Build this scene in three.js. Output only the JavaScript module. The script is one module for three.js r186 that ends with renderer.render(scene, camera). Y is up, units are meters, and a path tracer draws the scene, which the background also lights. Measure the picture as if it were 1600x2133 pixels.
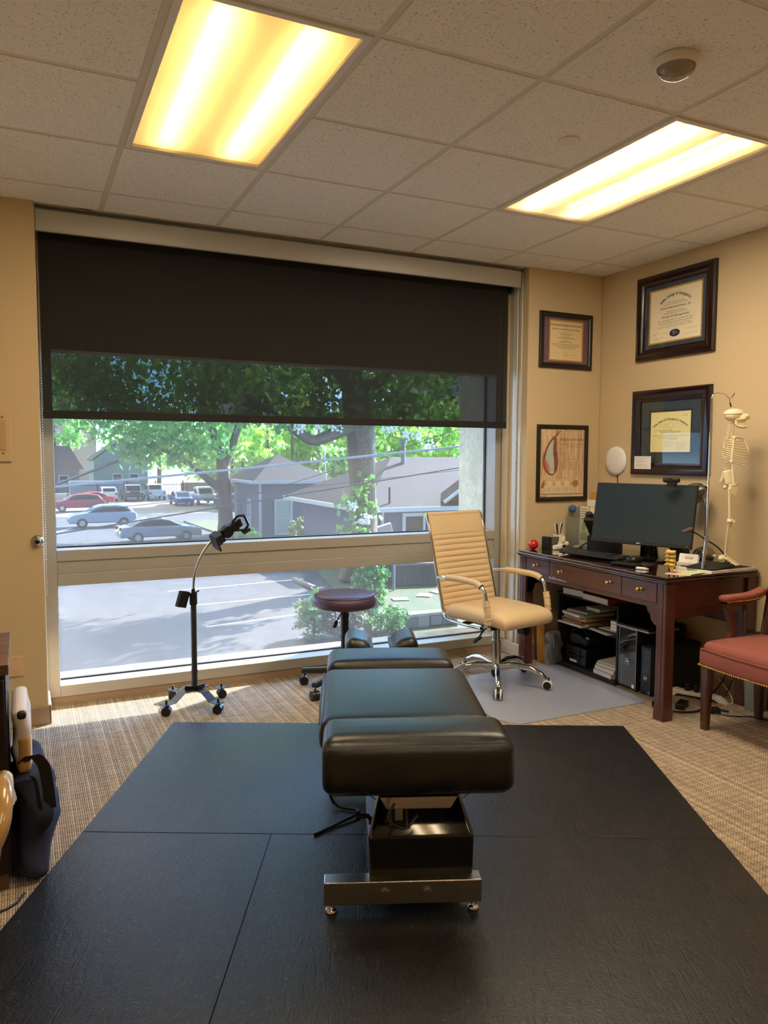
import * as THREE from 'three';
import { RoundedBoxGeometry } from 'three/addons/geometries/RoundedBoxGeometry.js';
import { mergeGeometries, mergeVertices, toCreasedNormals } from 'three/addons/utils/BufferGeometryUtils.js';
import { RectAreaLightUniformsLib } from 'three/addons/lights/RectAreaLightUniformsLib.js';
import { Sky } from 'three/addons/objects/Sky.js';

// ---------- camera, sky, sun, exposure ----------
const scene = new THREE.Scene();
const camera = new THREE.PerspectiveCamera(67.97, 1600 / 2133, 0.05, 400);
camera.rotation.order = 'YXZ';
camera.position.set(0, 1.415, 0);
camera.rotation.set(-4.2395 * Math.PI / 180, -25.403 * Math.PI / 180, 0.194 * Math.PI / 180);

const SUN_DIR = new THREE.Vector3(1.44, 1.0, -0.77).normalize();
const sky = new Sky();
sky.scale.setScalar(1000);
sky.material.uniforms.turbidity.value = 14;
sky.material.uniforms.rayleigh.value = 0.35;
sky.material.uniforms.mieCoefficient.value = 0.004;
sky.material.uniforms.mieDirectionalG.value = 0.7;
sky.material.uniforms.sunPosition.value.copy(SUN_DIR);
scene.add(sky);
scene.backgroundIntensity = 3.4;

const sun = new THREE.DirectionalLight(new THREE.Color(1.0, 0.9, 0.74), 30);
sun.position.copy(SUN_DIR).multiplyScalar(120).add(new THREE.Vector3(10, 0, -40));
sun.target.position.set(10, 0, -40);
sun.castShadow = true;
Object.assign(sun.shadow.camera, { left: -70, right: 70, top: 70, bottom: -70, near: 1, far: 300 });
sun.shadow.mapSize.set(4096, 4096);
scene.add(sun, sun.target);

const LAMP_A = { color: new THREE.Color(1.0, 0.84, 0.60), power: 36, tube: 95 }, LAMP_B = { color: new THREE.Color(1.0, 0.89, 0.73), power: 54, tube: 140 }, LAMP_ADDED = { color: new THREE.Color(1.0, 0.87, 0.68), power: 13, tube: 60 };   // the left fitting is dimmer and yellower than the right one; the third lamp is an added unseen fill
RectAreaLightUniformsLib.init();

const renderer = new THREE.WebGLRenderer({ antialias: true });
renderer.toneMapping = THREE.LinearToneMapping;
renderer.toneMappingExposure = 1.17;
renderer.shadowMap.enabled = true;

// ---------- helpers ----------
let seed = 7;
const rnd = () => { seed = (seed * 1664525 + 1013904223) >>> 0; return seed / 4294967296; };
const rr = (a, b) => a + (b - a) * rnd();
const PI = Math.PI, D2R = PI / 180;
const used = new Map();
function numbered(n) { const k = used.get(n) || 0; used.set(n, k + 1); return k ? n + '_' + String(k).padStart(3, '0') : n; }
function uvm(g) {   // texture coordinates in metres, by the way each face points
  const p = g.attributes.position, n = g.attributes.normal, uv = new Float32Array(p.count * 2);
  for (let i = 0; i < p.count; i++) {
    const ax = Math.abs(n.getX(i)), ay = Math.abs(n.getY(i)), az = Math.abs(n.getZ(i));
    const x = p.getX(i), y = p.getY(i), z = p.getZ(i);
    if (ay >= ax && ay >= az) { uv[2 * i] = x; uv[2 * i + 1] = z; } else if (ax >= az) { uv[2 * i] = z; uv[2 * i + 1] = y; } else { uv[2 * i] = x; uv[2 * i + 1] = y; }
  }
  g.setAttribute('uv', new THREE.BufferAttribute(uv, 2));
  return g;
}
function merge(list) {
  const l = [].concat(list).map((g) => { const k = g.index ? g.toNonIndexed() : g; for (const a of Object.keys(k.attributes)) if (!['position', 'normal', 'uv'].includes(a)) k.deleteAttribute(a); return k; });
  return l.length === 1 ? l[0] : mergeGeometries(l);
}
function mesh(name, geo, mat, parent, keepUV = false, label) {
  let g = Array.isArray(geo) ? merge(geo) : geo;
  if (!keepUV) uvm(g);
  const m = new THREE.Mesh(g, mat);
  m.name = parent ? name : numbered(name);
  m.castShadow = m.receiveShadow = true;
  if (label) m.userData.label = label;
  (parent || scene).add(m);
  return m;
}
function tag(o, label, category, group) { o.userData.label = label; o.userData.category = category; if (group) o.userData.group = group; return o; }
function thing(name, label, category, pos = [0, 0, 0], turn = 0, group) {
  const o = new THREE.Group(); o.name = numbered(name); o.position.set(...pos); o.rotation.y = turn; scene.add(o);
  return tag(o, label, category, group);
}
function struct(o) { o.userData.kind = 'structure'; return o; }
function group(name, parent) { const o = new THREE.Group(); o.name = parent ? name : numbered(name); (parent || scene).add(o); return o; }
function one(name, geo, mat, label, category, pos, rot, grp, keepUV) {
  const m = mesh(name, geo, mat, null, keepUV); if (pos) m.position.set(...pos); if (rot) m.rotation.set(...rot);
  return tag(m, label, category, grp);
}
const at = (g, x, y, z) => { g.translate(x, y, z); return g; };
const turn = (g, x, y, z) => { if (x) g.rotateX(x); if (y) g.rotateY(y); if (z) g.rotateZ(z); return g; };
const bx = (w, h, d, x = 0, y = 0, z = 0) => at(new THREE.BoxGeometry(w, h, d), x, y, z);
const b2 = (x0, x1, y0, y1, z0, z1) => bx(x1 - x0, y1 - y0, z1 - z0, (x0 + x1) / 2, (y0 + y1) / 2, (z0 + z1) / 2);
const rb = (w, h, d, r, x = 0, y = 0, z = 0, s = 2) => at(new RoundedBoxGeometry(w, h, d, s, Math.min(r, w / 2.01, h / 2.01, d / 2.01)), x, y, z);
const r2 = (x0, x1, y0, y1, z0, z1, r = 0.003) => rb(x1 - x0, y1 - y0, z1 - z0, r, (x0 + x1) / 2, (y0 + y1) / 2, (z0 + z1) / 2, 1);
function cy(r0, r1, h, x = 0, y = 0, z = 0, axis = 'y', seg = 24) {
  const g = new THREE.CylinderGeometry(r0, r1, h, seg); if (axis === 'x') g.rotateZ(PI / 2); if (axis === 'z') g.rotateX(PI / 2); return at(g, x, y, z);
}
const sp = (r, x = 0, y = 0, z = 0, sx = 1, sy = 1, sz = 1, seg = 20) => { const g = new THREE.SphereGeometry(r, seg, Math.ceil(seg * 0.7)); g.scale(sx, sy, sz); return at(g, x, y, z); };
const V3 = (a) => new THREE.Vector3(...a);
const tb = (pts, r, seg = 24, rad = 8, closed = false) => new THREE.TubeGeometry(new THREE.CatmullRomCurve3(pts.map(V3), closed, 'centripetal'), seg, r, rad, closed);
function rod(a, b, r0, r1 = r0, seg = 12) {   // tapered rod from a to b
  const A = V3(a), B = V3(b), d = B.clone().sub(A), g = new THREE.CylinderGeometry(r1, r0, d.length(), seg);
  g.applyQuaternion(new THREE.Quaternion().setFromUnitVectors(new THREE.Vector3(0, 1, 0), d.clone().normalize()));
  const m = A.add(B).multiplyScalar(0.5); return at(g, m.x, m.y, m.z);
}
const la = (prof, seg = 32) => new THREE.LatheGeometry(prof.map((p) => new THREE.Vector2(p[0], p[1])), seg);
function ex(pts, depth, bev = 0, bseg = 1) {   // extrude an xy outline along z, centred
  const s = new THREE.Shape(pts.map((p) => new THREE.Vector2(p[0], p[1])));
  const g = new THREE.ExtrudeGeometry(s, { depth: depth - 2 * bev, bevelEnabled: bev > 0, bevelThickness: bev, bevelSize: bev, bevelOffset: -bev, bevelSegments: bseg, steps: 1 });
  return at(g, 0, 0, -depth / 2 + bev);
}
function grid(nu, nv, f, closed = false) {
  const pos = [], uv = [], idx = [];
  for (let j = 0; j <= nv; j++) for (let i = 0; i <= nu; i++) { pos.push(...f(i / nu, j / nv)); uv.push(i / nu, j / nv); }
  for (let j = 0; j < nv; j++) for (let i = 0; i < nu; i++) { const a = j * (nu + 1) + i, b = a + 1, c = a + nu + 1, d = c + 1; idx.push(a, b, d, a, d, c); }
  const g = new THREE.BufferGeometry(); g.setAttribute('position', new THREE.Float32BufferAttribute(pos, 3)); g.setAttribute('uv', new THREE.Float32BufferAttribute(uv, 2)); g.setIndex(idx); g.computeVertexNormals();
  return g;
}
// soft upholstered block: rounded box with inner vertices, shaped by f(p, s) where s are -1..1 coordinates
function soft(w, h, d, r, f, nx = 18, ny = 8, nz = 18) {
  let g = new THREE.BoxGeometry(2, 2, 2, nx, ny, nz); g.deleteAttribute('uv'); g.deleteAttribute('normal'); g = mergeVertices(g, 1e-5);
  const p = g.attributes.position, H = [w / 2, h / 2, d / 2], R = Math.min(r, w / 2, h / 2, d / 2), v = [0, 0, 0];
  for (let i = 0; i < p.count; i++) {
    const s = [p.getX(i), p.getY(i), p.getZ(i)].map((c) => Math.sin(c * PI / 2) * 0.6 + c * 0.4);
    const q = [], e = [];
    for (let k = 0; k < 3; k++) { v[k] = s[k] * H[k]; q[k] = Math.max(-(H[k] - R), Math.min(H[k] - R, v[k])); e[k] = v[k] - q[k]; }
    const L = Math.hypot(...e) || 1; const o = new THREE.Vector3(q[0] + e[0] / L * R, q[1] + e[1] / L * R, q[2] + e[2] / L * R);
    if (f) f(o, s);
    p.setXYZ(i, o.x, o.y, o.z);
  }
  g.computeVertexNormals(); g.setAttribute('uv', new THREE.Float32BufferAttribute(new Float32Array(p.count * 2), 2));
  return g;
}
// tileable value noise
function noise2(P, s0) {
  const t = []; let k = s0 * 7919 + 13; for (let i = 0; i < P * P; i++) { k = (Math.imul(k, 1103515245) + 12345) >>> 0; t.push((k >>> 8) / 16777216); }
  return (x, y) => { const X = Math.floor(x), Y = Math.floor(y), a = x - X, b = y - Y, m = (n) => ((n % P) + P) % P, s = a * a * (3 - 2 * a), u = b * b * (3 - 2 * b), T = (i, j) => t[m(j) * P + m(i)];
    return (T(X, Y) * (1 - s) + T(X + 1, Y) * s) * (1 - u) + (T(X, Y + 1) * (1 - s) + T(X + 1, Y + 1) * s) * u; };
}
function tex(W, H, f, rep, srgb = true) {
  const d = new Uint8Array(W * H * 4);
  for (let y = 0; y < H; y++) for (let x = 0; x < W; x++) { const c = f(x, y), o = (y * W + x) * 4, a = typeof c === 'number' ? [c, c, c] : c; d[o] = Math.max(0, Math.min(255, a[0])); d[o + 1] = Math.max(0, Math.min(255, a[1])); d[o + 2] = Math.max(0, Math.min(255, a[2])); d[o + 3] = 255; }
  const t = new THREE.DataTexture(d, W, H); t.magFilter = THREE.LinearFilter; t.wrapS = t.wrapT = THREE.RepeatWrapping; if (rep) t.repeat.set(rep, rep); if (srgb) t.colorSpace = THREE.SRGBColorSpace; t.needsUpdate = true;
  return t;
}
function rotated(t) { const c = t.clone(); c.rotation = PI / 2; c.needsUpdate = true; return c; }
function canvas(W, H, draw) {
  const c = document.createElement('canvas'); c.width = W; c.height = H; const g = c.getContext('2d'); draw(g, W, H);
  const t = new THREE.CanvasTexture(c); t.colorSpace = THREE.SRGBColorSpace; t.magFilter = THREE.LinearFilter; return t;
}
const mat = (color, roughness = 0.6, o = {}) => new THREE.MeshPhysicalMaterial({ color, roughness, ...o });

// ---------- surface patterns ----------
const n8 = noise2(8, 1), n16 = noise2(16, 2), n32 = noise2(32, 3), n64 = noise2(64, 4), n128 = noise2(128, 5), n256 = noise2(256, 6);
const tileTex = canvas(1024, 1024, (g, W) => {   // mineral fibre board, 1.2192 m
  g.fillStyle = '#f1efea'; g.fillRect(0, 0, W, W); let s = 11; const r = () => { s = (s * 1664525 + 1013904223) >>> 0; return s / 4294967296; };
  for (let i = 0; i < 24000; i++) { g.fillStyle = r() < 0.5 ? 'rgba(214,208,196,0.5)' : 'rgba(238,235,228,0.5)'; g.fillRect(r() * W, r() * W, 2 + r() * 3, 1 + r() * 2); }
  for (let i = 0; i < 5200; i++) { const x = r() * W, y = r() * W, a = r() * 7, l = 1.5 + r() * 4.5, k = r(); g.strokeStyle = `rgba(${80 + k * 60 | 0},${72 + k * 60 | 0},${60 + k * 60 | 0},${0.45 + r() * 0.4})`; g.lineWidth = 0.8 + r() * 1.3; g.beginPath(); g.moveTo(x, y); g.lineTo(x + Math.cos(a) * l, y + Math.sin(a) * l); g.stroke(); }
});
tileTex.wrapS = tileTex.wrapT = THREE.RepeatWrapping; tileTex.repeat.set(1 / 1.2192, 1 / 1.2192);
const stripe = []; for (let i = 0; i < 128; i++) stripe.push(rnd() < 0.12 ? rr(0.6, 1) : rnd() < 0.3 ? rr(0.25, 0.5) : rr(-0.35, 0.15));
const loop = (x, y) => { const cx = (x % 8) / 8 - 0.5, off = (Math.floor(x / 8) % 2) * 6, cyy = ((y + off) % 12) / 12 - 0.5; return Math.max(0, 1 - (cx * cx * 3.6 + cyy * cyy * 3.2)); };
const carpetTex = tex(1024, 1024, (x, y) => { const l = loop(x, y), s = stripe[Math.floor(x / 8)], p = n32(x / 32, y / 32) - 0.5, q = n256(x / 4, y / 4) - 0.5; const k = 0.60 + 0.34 * l + 0.17 * s + 0.09 * p + 0.16 * q + 0.05 * (Math.floor(y / 12) % 3 === 0 ? -1 : 0.4); return [214 * k, 190 * k, 158 * k]; }, 1);
const carpetBump = tex(1024, 1024, (x, y) => 40 + 190 * loop(x, y) + 25 * n256(x / 4, y / 4), 1, false);
const rubberTex = tex(1024, 1024, (x, y) => { const f = n256(x / 4, y / 4), g = n128(x / 8, y / 24), s = n256(x / 3.2, y / 60), d = n16(x / 64, y / 64); const k = 22 + 24 * (f - 0.5) + 12 * (g - 0.5) + (s > 0.86 ? -12 : 0) + (f > 0.9 ? 34 : 0) + 8 * (d - 0.5); return [k * 1.02, k, k]; }, 1);
const rubberBump = tex(1024, 1024, (x, y) => 128 + 70 * (n256(x / 4, y / 4) - 0.5) + 60 * (n128(x / 8, y / 20) - 0.5) - (n256(x / 3.2, y / 60) > 0.86 ? 70 : 0), 1, false);
const woodF = (a, b, c) => (x, y) => { const w = n16(x / 128 + n8(x / 200, y / 120) * 0.8, y / 22), f = n256(x / 24, y / 2.2), s = Math.sin((y / 9 + n8(x / 170, y / 60) * 9)) * 0.5 + 0.5; const k = 0.72 + 0.22 * w + 0.16 * f + 0.1 * s; return [a * k, b * k, c * k]; };
const woodTex = tex(1024, 512, woodF(84, 44, 31), 1), woodTexV = rotated(woodTex);
const oakTex = tex(512, 512, woodF(176, 140, 104), 1);
const peel = tex(512, 512, (x, y) => 128 + 80 * (n128(x / 4, y / 4) - 0.5) + 60 * (n64(x / 8, y / 8) - 0.5), 2.5, false);
const hideBump = tex(512, 512, (x, y) => 128 + 90 * (n256(x / 2, y / 2) - 0.5) + 70 * (n64(x / 8, y / 8) - 0.5) + 40 * (n16(x / 32, y / 32) - 0.5), 5, false);
const clothRib = tex(256, 256, (x, y) => { const k = 0.86 + 0.12 * Math.sin(y / 256 * PI * 2 * 32) + 0.1 * (n128(x / 2, y / 2) - 0.5); return [166 * k, 92 * k, 78 * k]; }, 5);
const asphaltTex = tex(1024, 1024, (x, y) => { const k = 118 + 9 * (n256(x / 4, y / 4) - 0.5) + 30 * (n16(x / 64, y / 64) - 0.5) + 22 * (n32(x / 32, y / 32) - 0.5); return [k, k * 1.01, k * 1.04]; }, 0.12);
const grassTex = tex(512, 512, (x, y) => { const a = n16(x / 32, y / 32), b = n128(x / 4, y / 4), c = n256(x / 2, y / 2); const k = 0.6 + 0.35 * b + 0.3 * c; const dry = Math.max(0, a - 0.55) * 1.6; return [(92 + 90 * dry) * k, (116 - 4 * dry) * k, (58 + 30 * dry) * k]; }, 0.25);
const shingleTex = tex(512, 512, (x, y) => { const row = Math.floor(y / 16), tx = Math.floor((x + row * 13) / 32), h = n256(tx * 3.7, row * 5.3), e = (y % 16) < 2 ? 0.72 : 1, v = ((x + row * 13) % 32) < 1.5 ? 0.8 : 1; const k = (0.7 + 0.5 * h + 0.15 * (n256(x / 2, y / 2) - 0.5)) * e * v; return [128 * k, 122 * k, 122 * k]; }, 0.22);
const barkTex = tex(512, 512, (x, y) => { const k = 0.45 + 0.5 * n128(x / 4, y / 20) + 0.35 * n64(x / 8, y / 40); return [122 * k, 104 * k, 86 * k]; }, 0.6);
const concreteTex = tex(512, 512, (x, y) => { const k = 0.86 + 0.12 * n64(x / 8, y / 8) + 0.1 * n16(x / 32, y / 32); return [212 * k, 206 * k, 190 * k]; }, 0.6);

// ---------- materials ----------
const M = {
  wall: mat('#cab38b', 0.85, { bumpMap: peel, bumpScale: 0.0006 }),
  tile: mat(0xffffff, 0.95, { map: tileTex }), tee: mat('#d8d2c4', 0.55), white: mat('#e6e2d8', 0.5), plenum: mat('#201c18', 0.9),
  carpet: mat(0xffffff, 0.98, { map: carpetTex, bumpMap: carpetBump, bumpScale: 0.004 }), base: mat('#a58d74', 0.6),
  alu: mat('#b4afa4', 0.42, { metalness: 0.25 }), aluTrim: mat('#cfc9b8', 0.4, { metalness: 0.2 }), gasket: mat('#15131a', 0.6),
  glass: mat('#f0f2f4', 0.1, { transmission: 0.87, thickness: 0, ior: 1.5, specularIntensity: 0.6 }),
  blind: mat('#12100d', 0.85, { opacity: 0.915, transparent: true }), blindSolid: mat('#171512', 0.8),
  chrome: mat('#d8d8d8', 0.07, { metalness: 1 }), steel: mat('#b4b0a8', 0.28, { metalness: 1 }), brass: mat('#d8b45c', 0.2, { metalness: 1 }),
  black: mat('#0d0d0e', 0.45), blackGloss: mat('#0a0a0b', 0.12, { clearcoat: 0.6, clearcoatRoughness: 0.08 }), blackMat: mat('#141415', 0.7), rubber: mat(0xffffff, 0.43, { map: rubberTex, bumpMap: rubberBump, bumpScale: 0.0012 }),
  hide: mat('#060607', 0.36, { bumpMap: hideBump, bumpScale: 0.0005, specularIntensity: 1 }), hidePurple: mat('#4c3850', 0.38, { bumpMap: hideBump, bumpScale: 0.0004 }),
  cream: mat('#dcc196', 0.42, { bumpMap: hideBump, bumpScale: 0.0004 }), wood: mat(0xffffff, 0.3, { map: woodTex, clearcoat: 0.35, clearcoatRoughness: 0.2 }), woodV: mat(0xffffff, 0.32, { map: woodTexV, clearcoat: 0.35, clearcoatRoughness: 0.2 }),
  woodTop: mat('#a8a0a0', 0.07, { map: woodTex, clearcoat: 1, clearcoatRoughness: 0.03 }), oak: mat(0xffffff, 0.5, { map: oakTex }),
  fabricRed: mat(0xffffff, 0.85, { map: clothRib }), bone: mat('#ead9ae', 0.5), boneYellow: mat('#e2bf62', 0.5), paper: mat('#ece6d8', 0.8), paperDull: mat('#cfc4ae', 0.85), manila: mat('#c8943c', 0.8),
  screen: mat('#26343c', 0.2), red: mat('#c8141c', 0.16, { clearcoat: 0.5 }), blue: mat('#3d5f80', 0.75), acrylic: mat('#e8ece8', 0.04, { transmission: 0.9, thickness: 0, ior: 1.49 }),  // screen: the bluish reflection is put into its base colour
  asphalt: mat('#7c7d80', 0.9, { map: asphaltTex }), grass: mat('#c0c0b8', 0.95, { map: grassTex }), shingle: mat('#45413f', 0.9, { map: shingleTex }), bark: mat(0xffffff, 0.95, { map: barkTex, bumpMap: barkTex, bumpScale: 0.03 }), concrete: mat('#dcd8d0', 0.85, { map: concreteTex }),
  siding: mat('#5c6678', 0.75), trimWhite: mat('#c4c8cc', 0.6), paneDark: mat('#12161a', 0.25, { specularIntensity: 0.4 }), paneCurtain: mat('#aeb4b2', 0.25), greenWall: mat('#86a494', 0.8), fence: mat('#17181a', 0.6),
};

// ================= ROOM =================
const H = 2.688, U = 0.6096, GX = 0.404, GZ = -3.3965, XR = 3.75, XL = -0.75, ZB = 1.6, ZP = -4.29, WX0 = 0.088, WX1 = 3.115, ZF = -4.585, ZG = -4.72;
struct(mesh('floor', b2(XL - 0.1, XR + 0.1, -0.12, 0, -4.74, ZB + 0.1), M.carpet));
struct(mesh('wall_right', b2(XR, XR + 0.12, 0, 3.0, -4.76, ZB + 0.12), M.wall));
struct(mesh('wall_left', b2(XL - 0.12, XL, 0, 3.0, -4.76, ZB + 0.12), M.wall));
struct(mesh('wall_back', b2(XL, XR, 0, 3.0, ZB, ZB + 0.12), M.wall));
{
  const w = struct(group('wall_window'));
  mesh('pier', r2(XL, WX0, 0, 3.0, -4.76, ZP, 0.012), M.wall, w);
  mesh('pier', r2(WX1, XR, 0, 3.0, -4.76, ZP, 0.008), M.wall, w);
  mesh('header', b2(WX0, WX1, 1.99, 3.0, -4.76, ZF), M.wall, w);
  const b = struct(group('baseboard_window'));
  mesh('base_strip', r2(XL, WX0 + 0.012, 0, 0.1, ZP, ZP + 0.012, 0.005), M.base, b);
  mesh('base_strip', r2(WX0, WX0 + 0.012, 0, 0.1, -4.58, ZP + 0.012, 0.004), M.base, b);
  mesh('base_strip', r2(WX1, XR, 0, 0.1, ZP, ZP + 0.01, 0.004), M.base, b);
  mesh('base_strip', r2(WX1 - 0.01, WX1, 0, 0.095, ZF, ZP + 0.01, 0.004), M.aluTrim, b);
  const c = struct(group('baseboard_right')); mesh('base_strip', r2(XR - 0.01, XR, 0, 0.1, ZP, ZB, 0.004), M.base, c);
  const t = struct(group('trim_1'));   // jamb channels right of the window
  mesh('channel', r2(WX1 - 0.012, WX1, 0.1, 2.66, -4.45, -4.40, 0.004), M.aluTrim, t);
  mesh('channel', r2(WX1 - 0.009, WX1, 0.1, 2.66, -4.385, -4.355, 0.004), M.aluTrim, t);
  mesh('channel', r2(WX1 - 0.016, WX1, 0.1, 2.66, -4.57, -4.50, 0.006), M.wall, t);
  for (const y of [0.72, 1.05, 1.37, 1.5]) mesh('screw', sp(0.004, WX1 - 0.012, y, -4.395, 1, 1, 1, 8), M.steel, t);
}
{ // window frame, rail and panes
  const w = struct(group('window_1'));
  mesh('frame_post', r2(WX0, 0.157, 0.046, 1.99, ZG - 0.03, ZF, 0.003), M.alu, w);
  mesh('frame_post', r2(3.058, WX1, 0.046, 1.99, ZG - 0.03, ZF, 0.003), M.alu, w);
  mesh('frame_bottom', r2(0.157, 3.058, 0.046, 0.11, ZG - 0.03, ZF, 0.003), M.alu, w);
  mesh('frame_base', b2(WX0, WX1, 0, 0.046, ZG - 0.03, ZF - 0.006), M.base, w);
  mesh('rail_board', r2(0.157, 3.058, 0.819, 0.881, ZG - 0.03, ZF + 0.004, 0.003), M.alu, w);
  mesh('rail_board', r2(0.157, 3.058, 0.746, 0.819, ZG - 0.03, ZF - 0.006, 0.003), M.alu, w);
  mesh('rail_board', r2(0.157, 3.058, 0.679, 0.746, ZG - 0.03, ZF + 0.002, 0.003), M.alu, w);
  for (const [y0, y1] of [[0.11, 0.679], [0.881, 1.99]]) {
    const p = mesh('pane', b2(0.157, 3.058, y0, y1, ZG - 0.003, ZG + 0.003), M.glass, w);
    mesh('gasket', [b2(0.157, 3.058, y0, y0 + 0.007, ZG - 0.012, ZG + 0.012), b2(3.051, 3.058, y0, y1, ZG - 0.012, ZG + 0.012), b2(0.157, 0.162, y0, y1, ZG - 0.012, ZG + 0.012)], M.gasket, p);
  }
}
{ // ceiling: tees, boards
  const c = struct(group('ceiling'));
  mesh('plenum', b2(XL - 0.1, XR + 0.1, H + 0.06, H + 0.16, -4.76, ZB + 0.1), M.plenum, c);
  const LI = [[0, 0], [0, 1] , [3, 0], [3, 1], [0, 4], [0, 5], [3, 4], [3, 5]], boards = [];
  for (let i = -2; i < 6; i++) for (let j = -2; j < 9; j++) {
    if (LI.some((l) => l[0] === i && l[1] === j)) continue;
    const x0 = Math.max(XL, GX + i * U), x1 = Math.min(XR, GX + (i + 1) * U), z0 = Math.max(-4.325, GZ + j * U), z1 = Math.min(ZB, GZ + (j + 1) * U);
    if (x1 - x0 < 0.05 || z1 - z0 < 0.05) continue;
    const e = 0.0125;
    mesh('ceiling_tile', r2(x0 + (i > -2 ? e : 0), x1 - (i < 5 ? e : 0), H - 0.004 + rr(-0.0008, 0.0008), H + 0.014, z0 + e, z1 - e, 0.0025), M.tile, c);
  }
  for (let i = -1; i < 6; i++) { const x = GX + i * U; mesh('main_tee', b2(x - 0.012, x + 0.012, H - 0.0012, H + 0.03, -4.325, ZB), M.tee, c); }
  for (let j = -1; j < 9; j++) for (let i = -2; i < 6; i++) {
    if ((j === 1 || j === 5) && (i === 0 || i === 3)) continue;
    const z = GZ + j * U, x0 = Math.max(XL, GX + i * U + 0.012), x1 = Math.min(XR, GX + (i + 1) * U - 0.012); if (x1 > x0) mesh('cross_tee', b2(x0, x1, H - 0.001, H + 0.03, z - 0.012, z + 0.012), M.tee, c);
  }
  mesh('wall_angle', [b2(XR - 0.02, XR, H - 0.002, H + 0.02, ZP, ZB), b2(XL, XL + 0.02, H - 0.002, H + 0.02, ZP, ZB), b2(XL, WX0, H - 0.002, H + 0.02, ZP, ZP + 0.018), b2(WX1, XR, H - 0.002, H + 0.02, ZP, ZP + 0.018)], M.tee, c);
  mesh('soffit_strip', [b2(WX0, WX1, H + 0.02, H + 0.05, -4.60, -4.325)], M.white, c);
}
{ // slot diffuser in the window soffit
  const d = thing('air_diffuser', 'long white linear air slot in the ceiling above the window blind', 'vent', [0, H, -4.36]);
  mesh('frame', [b2(WX0, 0.86, -0.004, 0.012, -0.034, 0.03), b2(2.39, 3.1, -0.004, 0.012, -0.034, 0.03), b2(0.86, 2.39, -0.004, 0.012, 0.016, 0.03), b2(0.86, 2.39, -0.004, 0.012, -0.034, -0.02), b2(0.30, 0.36, -0.005, 0.012, -0.034, 0.03), b2(2.50, 2.55, -0.005, 0.012, -0.034, 0.03)], M.tee, d);
  mesh('slot', b2(0.86, 2.39, 0.010, 0.016, -0.02, 0.016), M.plenum, d, false, 'dark open slot');
}
// recessed light fittings: housing, tubes, prismatic lens, door frame
function fixture(x0, z0, label, lamp) {
  const glow = mat('#ffffff', 0.5, { emissive: new THREE.Color(1.0, 0.72, 0.30).lerp(lamp.color, lamp === LAMP_B ? 0.5 : 0), emissiveIntensity: lamp.tube });
  const w = U, d = 2 * U, f = thing('ceiling_light', label, 'light', [x0 + w / 2, H, z0 + d / 2], 0, 'recessed fluorescent ceiling lights');
  const a = w / 2 - 0.012, b = d / 2 - 0.012, t = 0.026;
  mesh('door_frame', [r2(-a, -a + t, -0.008, 0.012, -b, b), r2(a - t, a, -0.008, 0.012, -b, b), r2(-a + t, a - t, -0.008, 0.012, -b, -b + t), r2(-a + t, a - t, -0.008, 0.012, b - t, b)], M.white, f);
  mesh('housing', [b2(-a, a, 0.115, 0.12, -b, b), b2(-a, -a + 0.004, 0.012, 0.12, -b, b), b2(a - 0.004, a, 0.012, 0.12, -b, b), b2(-a, a, 0.012, 0.12, -b, -b + 0.004), b2(-a, a, 0.012, 0.12, b - 0.004, b)], M.white, f);
  for (const s of [-1, 1]) mesh('lamp_tube', cy(0.016, 0.016, 1.1, s * 0.14, 0.062, 0, 'z', 12), glow, f);
  mesh('lens', b2(-a + t - 0.004, a - t + 0.004, 0.004, 0.008, -b + t - 0.004, b - t + 0.004), M.lens, f);
  for (const s of [-1, 1]) { const l = new THREE.RectAreaLight(lamp.color, lamp.power, 0.09, 1.02); l.position.set(s * 0.14, -0.012, 0); l.rotation.x = -PI / 2; l.name = 'lamp'; f.add(l); }
  return f;
}
M.lens = mat('#fff4dc', 0.9, { transmission: 0.75, thickness: 0 });
fixture(GX, GZ, 'glowing yellowish ceiling light panel nearest the left, above the window blind', LAMP_A);
fixture(GX, GZ + 4 * U, 'added unseen ceiling light panel overhead at the left above the camera, lifting the ceiling', LAMP_ADDED);  // this and the next fitting are added out of view to brighten the ceiling
fixture(GX + 3 * U, GZ + 4 * U, 'added unseen ceiling light panel overhead at the right behind the camera, lifting the ceiling', LAMP_ADDED);
fixture(GX + 3 * U, GZ, 'glowing whiter ceiling light panel on the right, beside the smoke detector', LAMP_B);

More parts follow.
